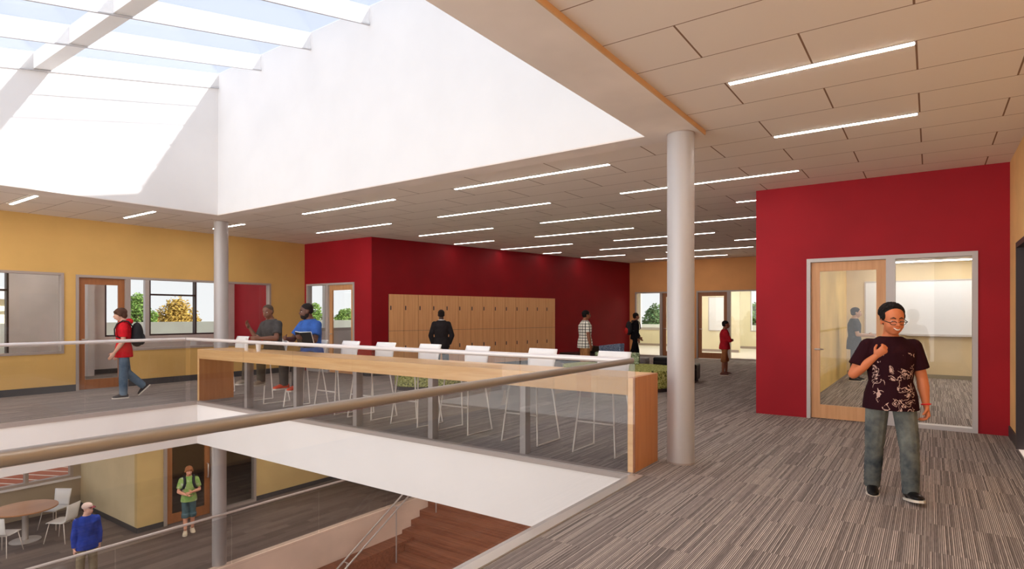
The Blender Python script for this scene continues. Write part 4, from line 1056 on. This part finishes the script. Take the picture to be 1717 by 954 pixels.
cyl(bm, 0,0,0,.13,.03,24,.042); smooth_angle(obj('cup_body', bm, M_chair, t)); bm = bmesh.new(); cyl(bm, 0,0,.13,.15,.045,24,.04); smooth_angle(obj('lid', bm, M_black, t))
# ---- standing by the lockers
p = person('person in dark jacket with hands in pockets facing the lockers', 1.61, (10.0,9.06,0), 48, (70,48,40), ('jacket', fabric('black_jacket',(44,40,42),.1)), ('trousers', fabric('grey_trousers',(52,48,52),.1)), M_black,
    hair=('cropped',(34,26,24)), sleeve='long', arms=[((-.1,.32,-1),(.25,-.28,-1)), ((-.1,.32,-1),(.25,-.28,-1))], build=1.0, curl=(.6,.6), hem=.45)
bm = bmesh.new(); c = p['neck']; tube(bm, [c + p['fw']*.05*math.cos(k*PI/8)*1.25 + p['lf']*.06*math.sin(k*PI/8) + p['up']*-.004 for k in range(16)], .014, 8, closed=True); obj('collar', bm, M_white, p['t'], smooth=True)
# ---- plaid shirt
m = mat('plaid_cloth', (240,236,226), .85, spec=.1); _n = N(m); _v, _x = _n.pos()
_fx = _n.math('LESS_THAN', _n.math('FRACT', _n.math('MULTIPLY', _n.math('ARCTAN2', _x[1], _x[0]), 2.6)), .2); _fz = _n.math('LESS_THAN', _n.math('FRACT', _n.math('MULTIPLY', _x[2], 15)), .2)
_n.col(_n.mix(_n.math('MAXIMUM', _fx, _fz), (240,236,226), (48,42,42)))
p = person('boy in white and black checked short-sleeved shirt and tan trousers', 1.6, (12.45,6.6+.1,0), -42, (150,94,68), ('checked_shirt', m), ('trousers', fabric('tan_trousers',(168,118,74),.1)), M_black,
    hair=('short',(16,12,12)), arms=[((.0,.12,-1),(.1,.05,-1)), ((.05,.12,-1),(.2,.02,-1))], build=1.15, hem=.43)
bm = bmesh.new()
for sd in (1,-1):
    c = (.4,.14*sd,-.01); tube(bm, [p['X'](c[0], c[1]+.09*math.cos(a), c[2]+.06*math.sin(a)) for a in [2*PI*k/14 for k in range(14)]], .014*p['hh'], 6, closed=True); tube(bm, [p['X'](.4,.23*sd,0), p['X'](0,.37*sd,.03)], .012*p['hh'], 6)
obj('eyeglasses', bm, M_black, p['t'], smooth=True)
# ---- red backpack boy
p = person('boy in black clothes with red and black backpack walking to the far doors', 1.56, (16.86,7.35,0), -48, (150,100,76), ('jumper', fabric('black_jumper',(26,24,28),.1)), ('trousers', fabric('black_trousers',(26,24,28),.1)), M_black,
    hair=('short',(24,18,16)), sleeve='long', legs=[((.25,.05,-1),(.05,0,-1)), ((-.25,.05,-1),(-.5,0,-1))], arms=[((.35,.12,-1),(.6,.05,-.9)), ((-.1,.12,-1),(.3,.0,-1))], build=.9, foot=(0,-25))
backpack(p, mat('black_nylon'), mat('red_nylon',(206,44,40),.7), 'red and black backpack on the boy by the far doors', 1.0)
# ---- child in red
p = person('child in red sweater and brown shorts with folded arms near the far door', 1.34, (14.9,4.14,0), -62, (138,84,60), ('sweater', fabric('red_sweater',(166,30,40),.1)), ('shorts', fabric('brown_shorts',(150,96,60),.1)), mat('brown_shoe',(110,70,60),.7),
    hair=('cropped',(24,18,16)), sleeve='long', trouser='short', legs=[((.2,.14,-1),(.02,.04,-1)), ((-.14,.1,-1),(-.06,0,-1))], arms=[((.42,.12,-.9),(.28,-1,.12)), ((.42,.12,-.9),(.34,-1,.02))], build=1.0, hs=1.08, curl=(.9,.9))
# ---- woman in the meeting room
p = person('person in grey top holding papers inside the meeting room', 1.66, (15.33,1.40,0), -78, (206,166,142), ('top', fabric('grey_top',(64,62,64),.1)), ('trousers', fabric('grey_flared_trousers',(74,76,80),.1)), M_black,
    hair=('short',(40,28,24)), arms=[((.15,.1,-1),(.9,-.2,-.05),(0,0,1)), ((.15,.1,-1),(.9,-.2,-.05),(0,0,1))], legs=[((.12,.05,-1),(.02,0,-1)), ((-.04,.05,-1),(-.06,0,-1))], build=.95, hem=.42)
t = thing('paper_sheets', 'loose papers held by the person in the meeting room', 'papers', (15.40,.93,1.02), R(-78))
for k in range(3): obj('sheet', B(((-.02-.02*k,-.13+.05*k,.0+.006*k),(.24+.02*k,.09+.05*k,.002+.006*k))), mat('paper_grey',(206,206,204),.7), t)
t.rotation_euler = (0, R(-34), R(-78))
# ---- lower floor people
p = person('person in royal blue sweater and maroon cap on the lower floor', 1.58, (4.40,12.88,ZF), 262, (216,170,150), ('sweater', fabric('royal_blue_sweater',(40,62,150),.1)), ('trousers', fabric('khaki_trousers',(150,136,112),.1)), M_black,
    hair=('cap',(60,44,36), mat('pale_cap',(206,180,170),.8), mat('maroon_brim',(110,40,48),.8)), sleeve='long', head=(38,0), arms=[((.0,.16,-1),(.1,.0,-1)), ((.0,.16,-1),(.1,.0,-1))], build=.98, hem=.45)
p = person('boy in green and grey tee and denim shorts walking on the lower floor', 1.58, (6.86,14.1,ZF), 247, (222,160,132), ('t_shirt', speckle('green_grey_tee', (150,176,104), (190,192,172), (126,168,90), 5)), ('shorts', denim('denim_shorts',(62,88,96),(88,110,116))), mat('cream_shoe',(232,216,190),.6),
    hair=('mop',(150,92,60)), trouser='short', legs=[((-.06,.0,-1),(-.22,0,-1)), ((.12,.0,-1),(.0,0,-1))], arms=[((.05,.25,-1),(.7,-.65,.0)), ((.1,.25,-1),(.65,-.7,-.25))], head=(0,8), build=.92, foot=(-15,0))
backpack(p, mat('black_nylon'), mat('grey_nylon'), 'backpack with black straps on the boy in the green tee', .8)
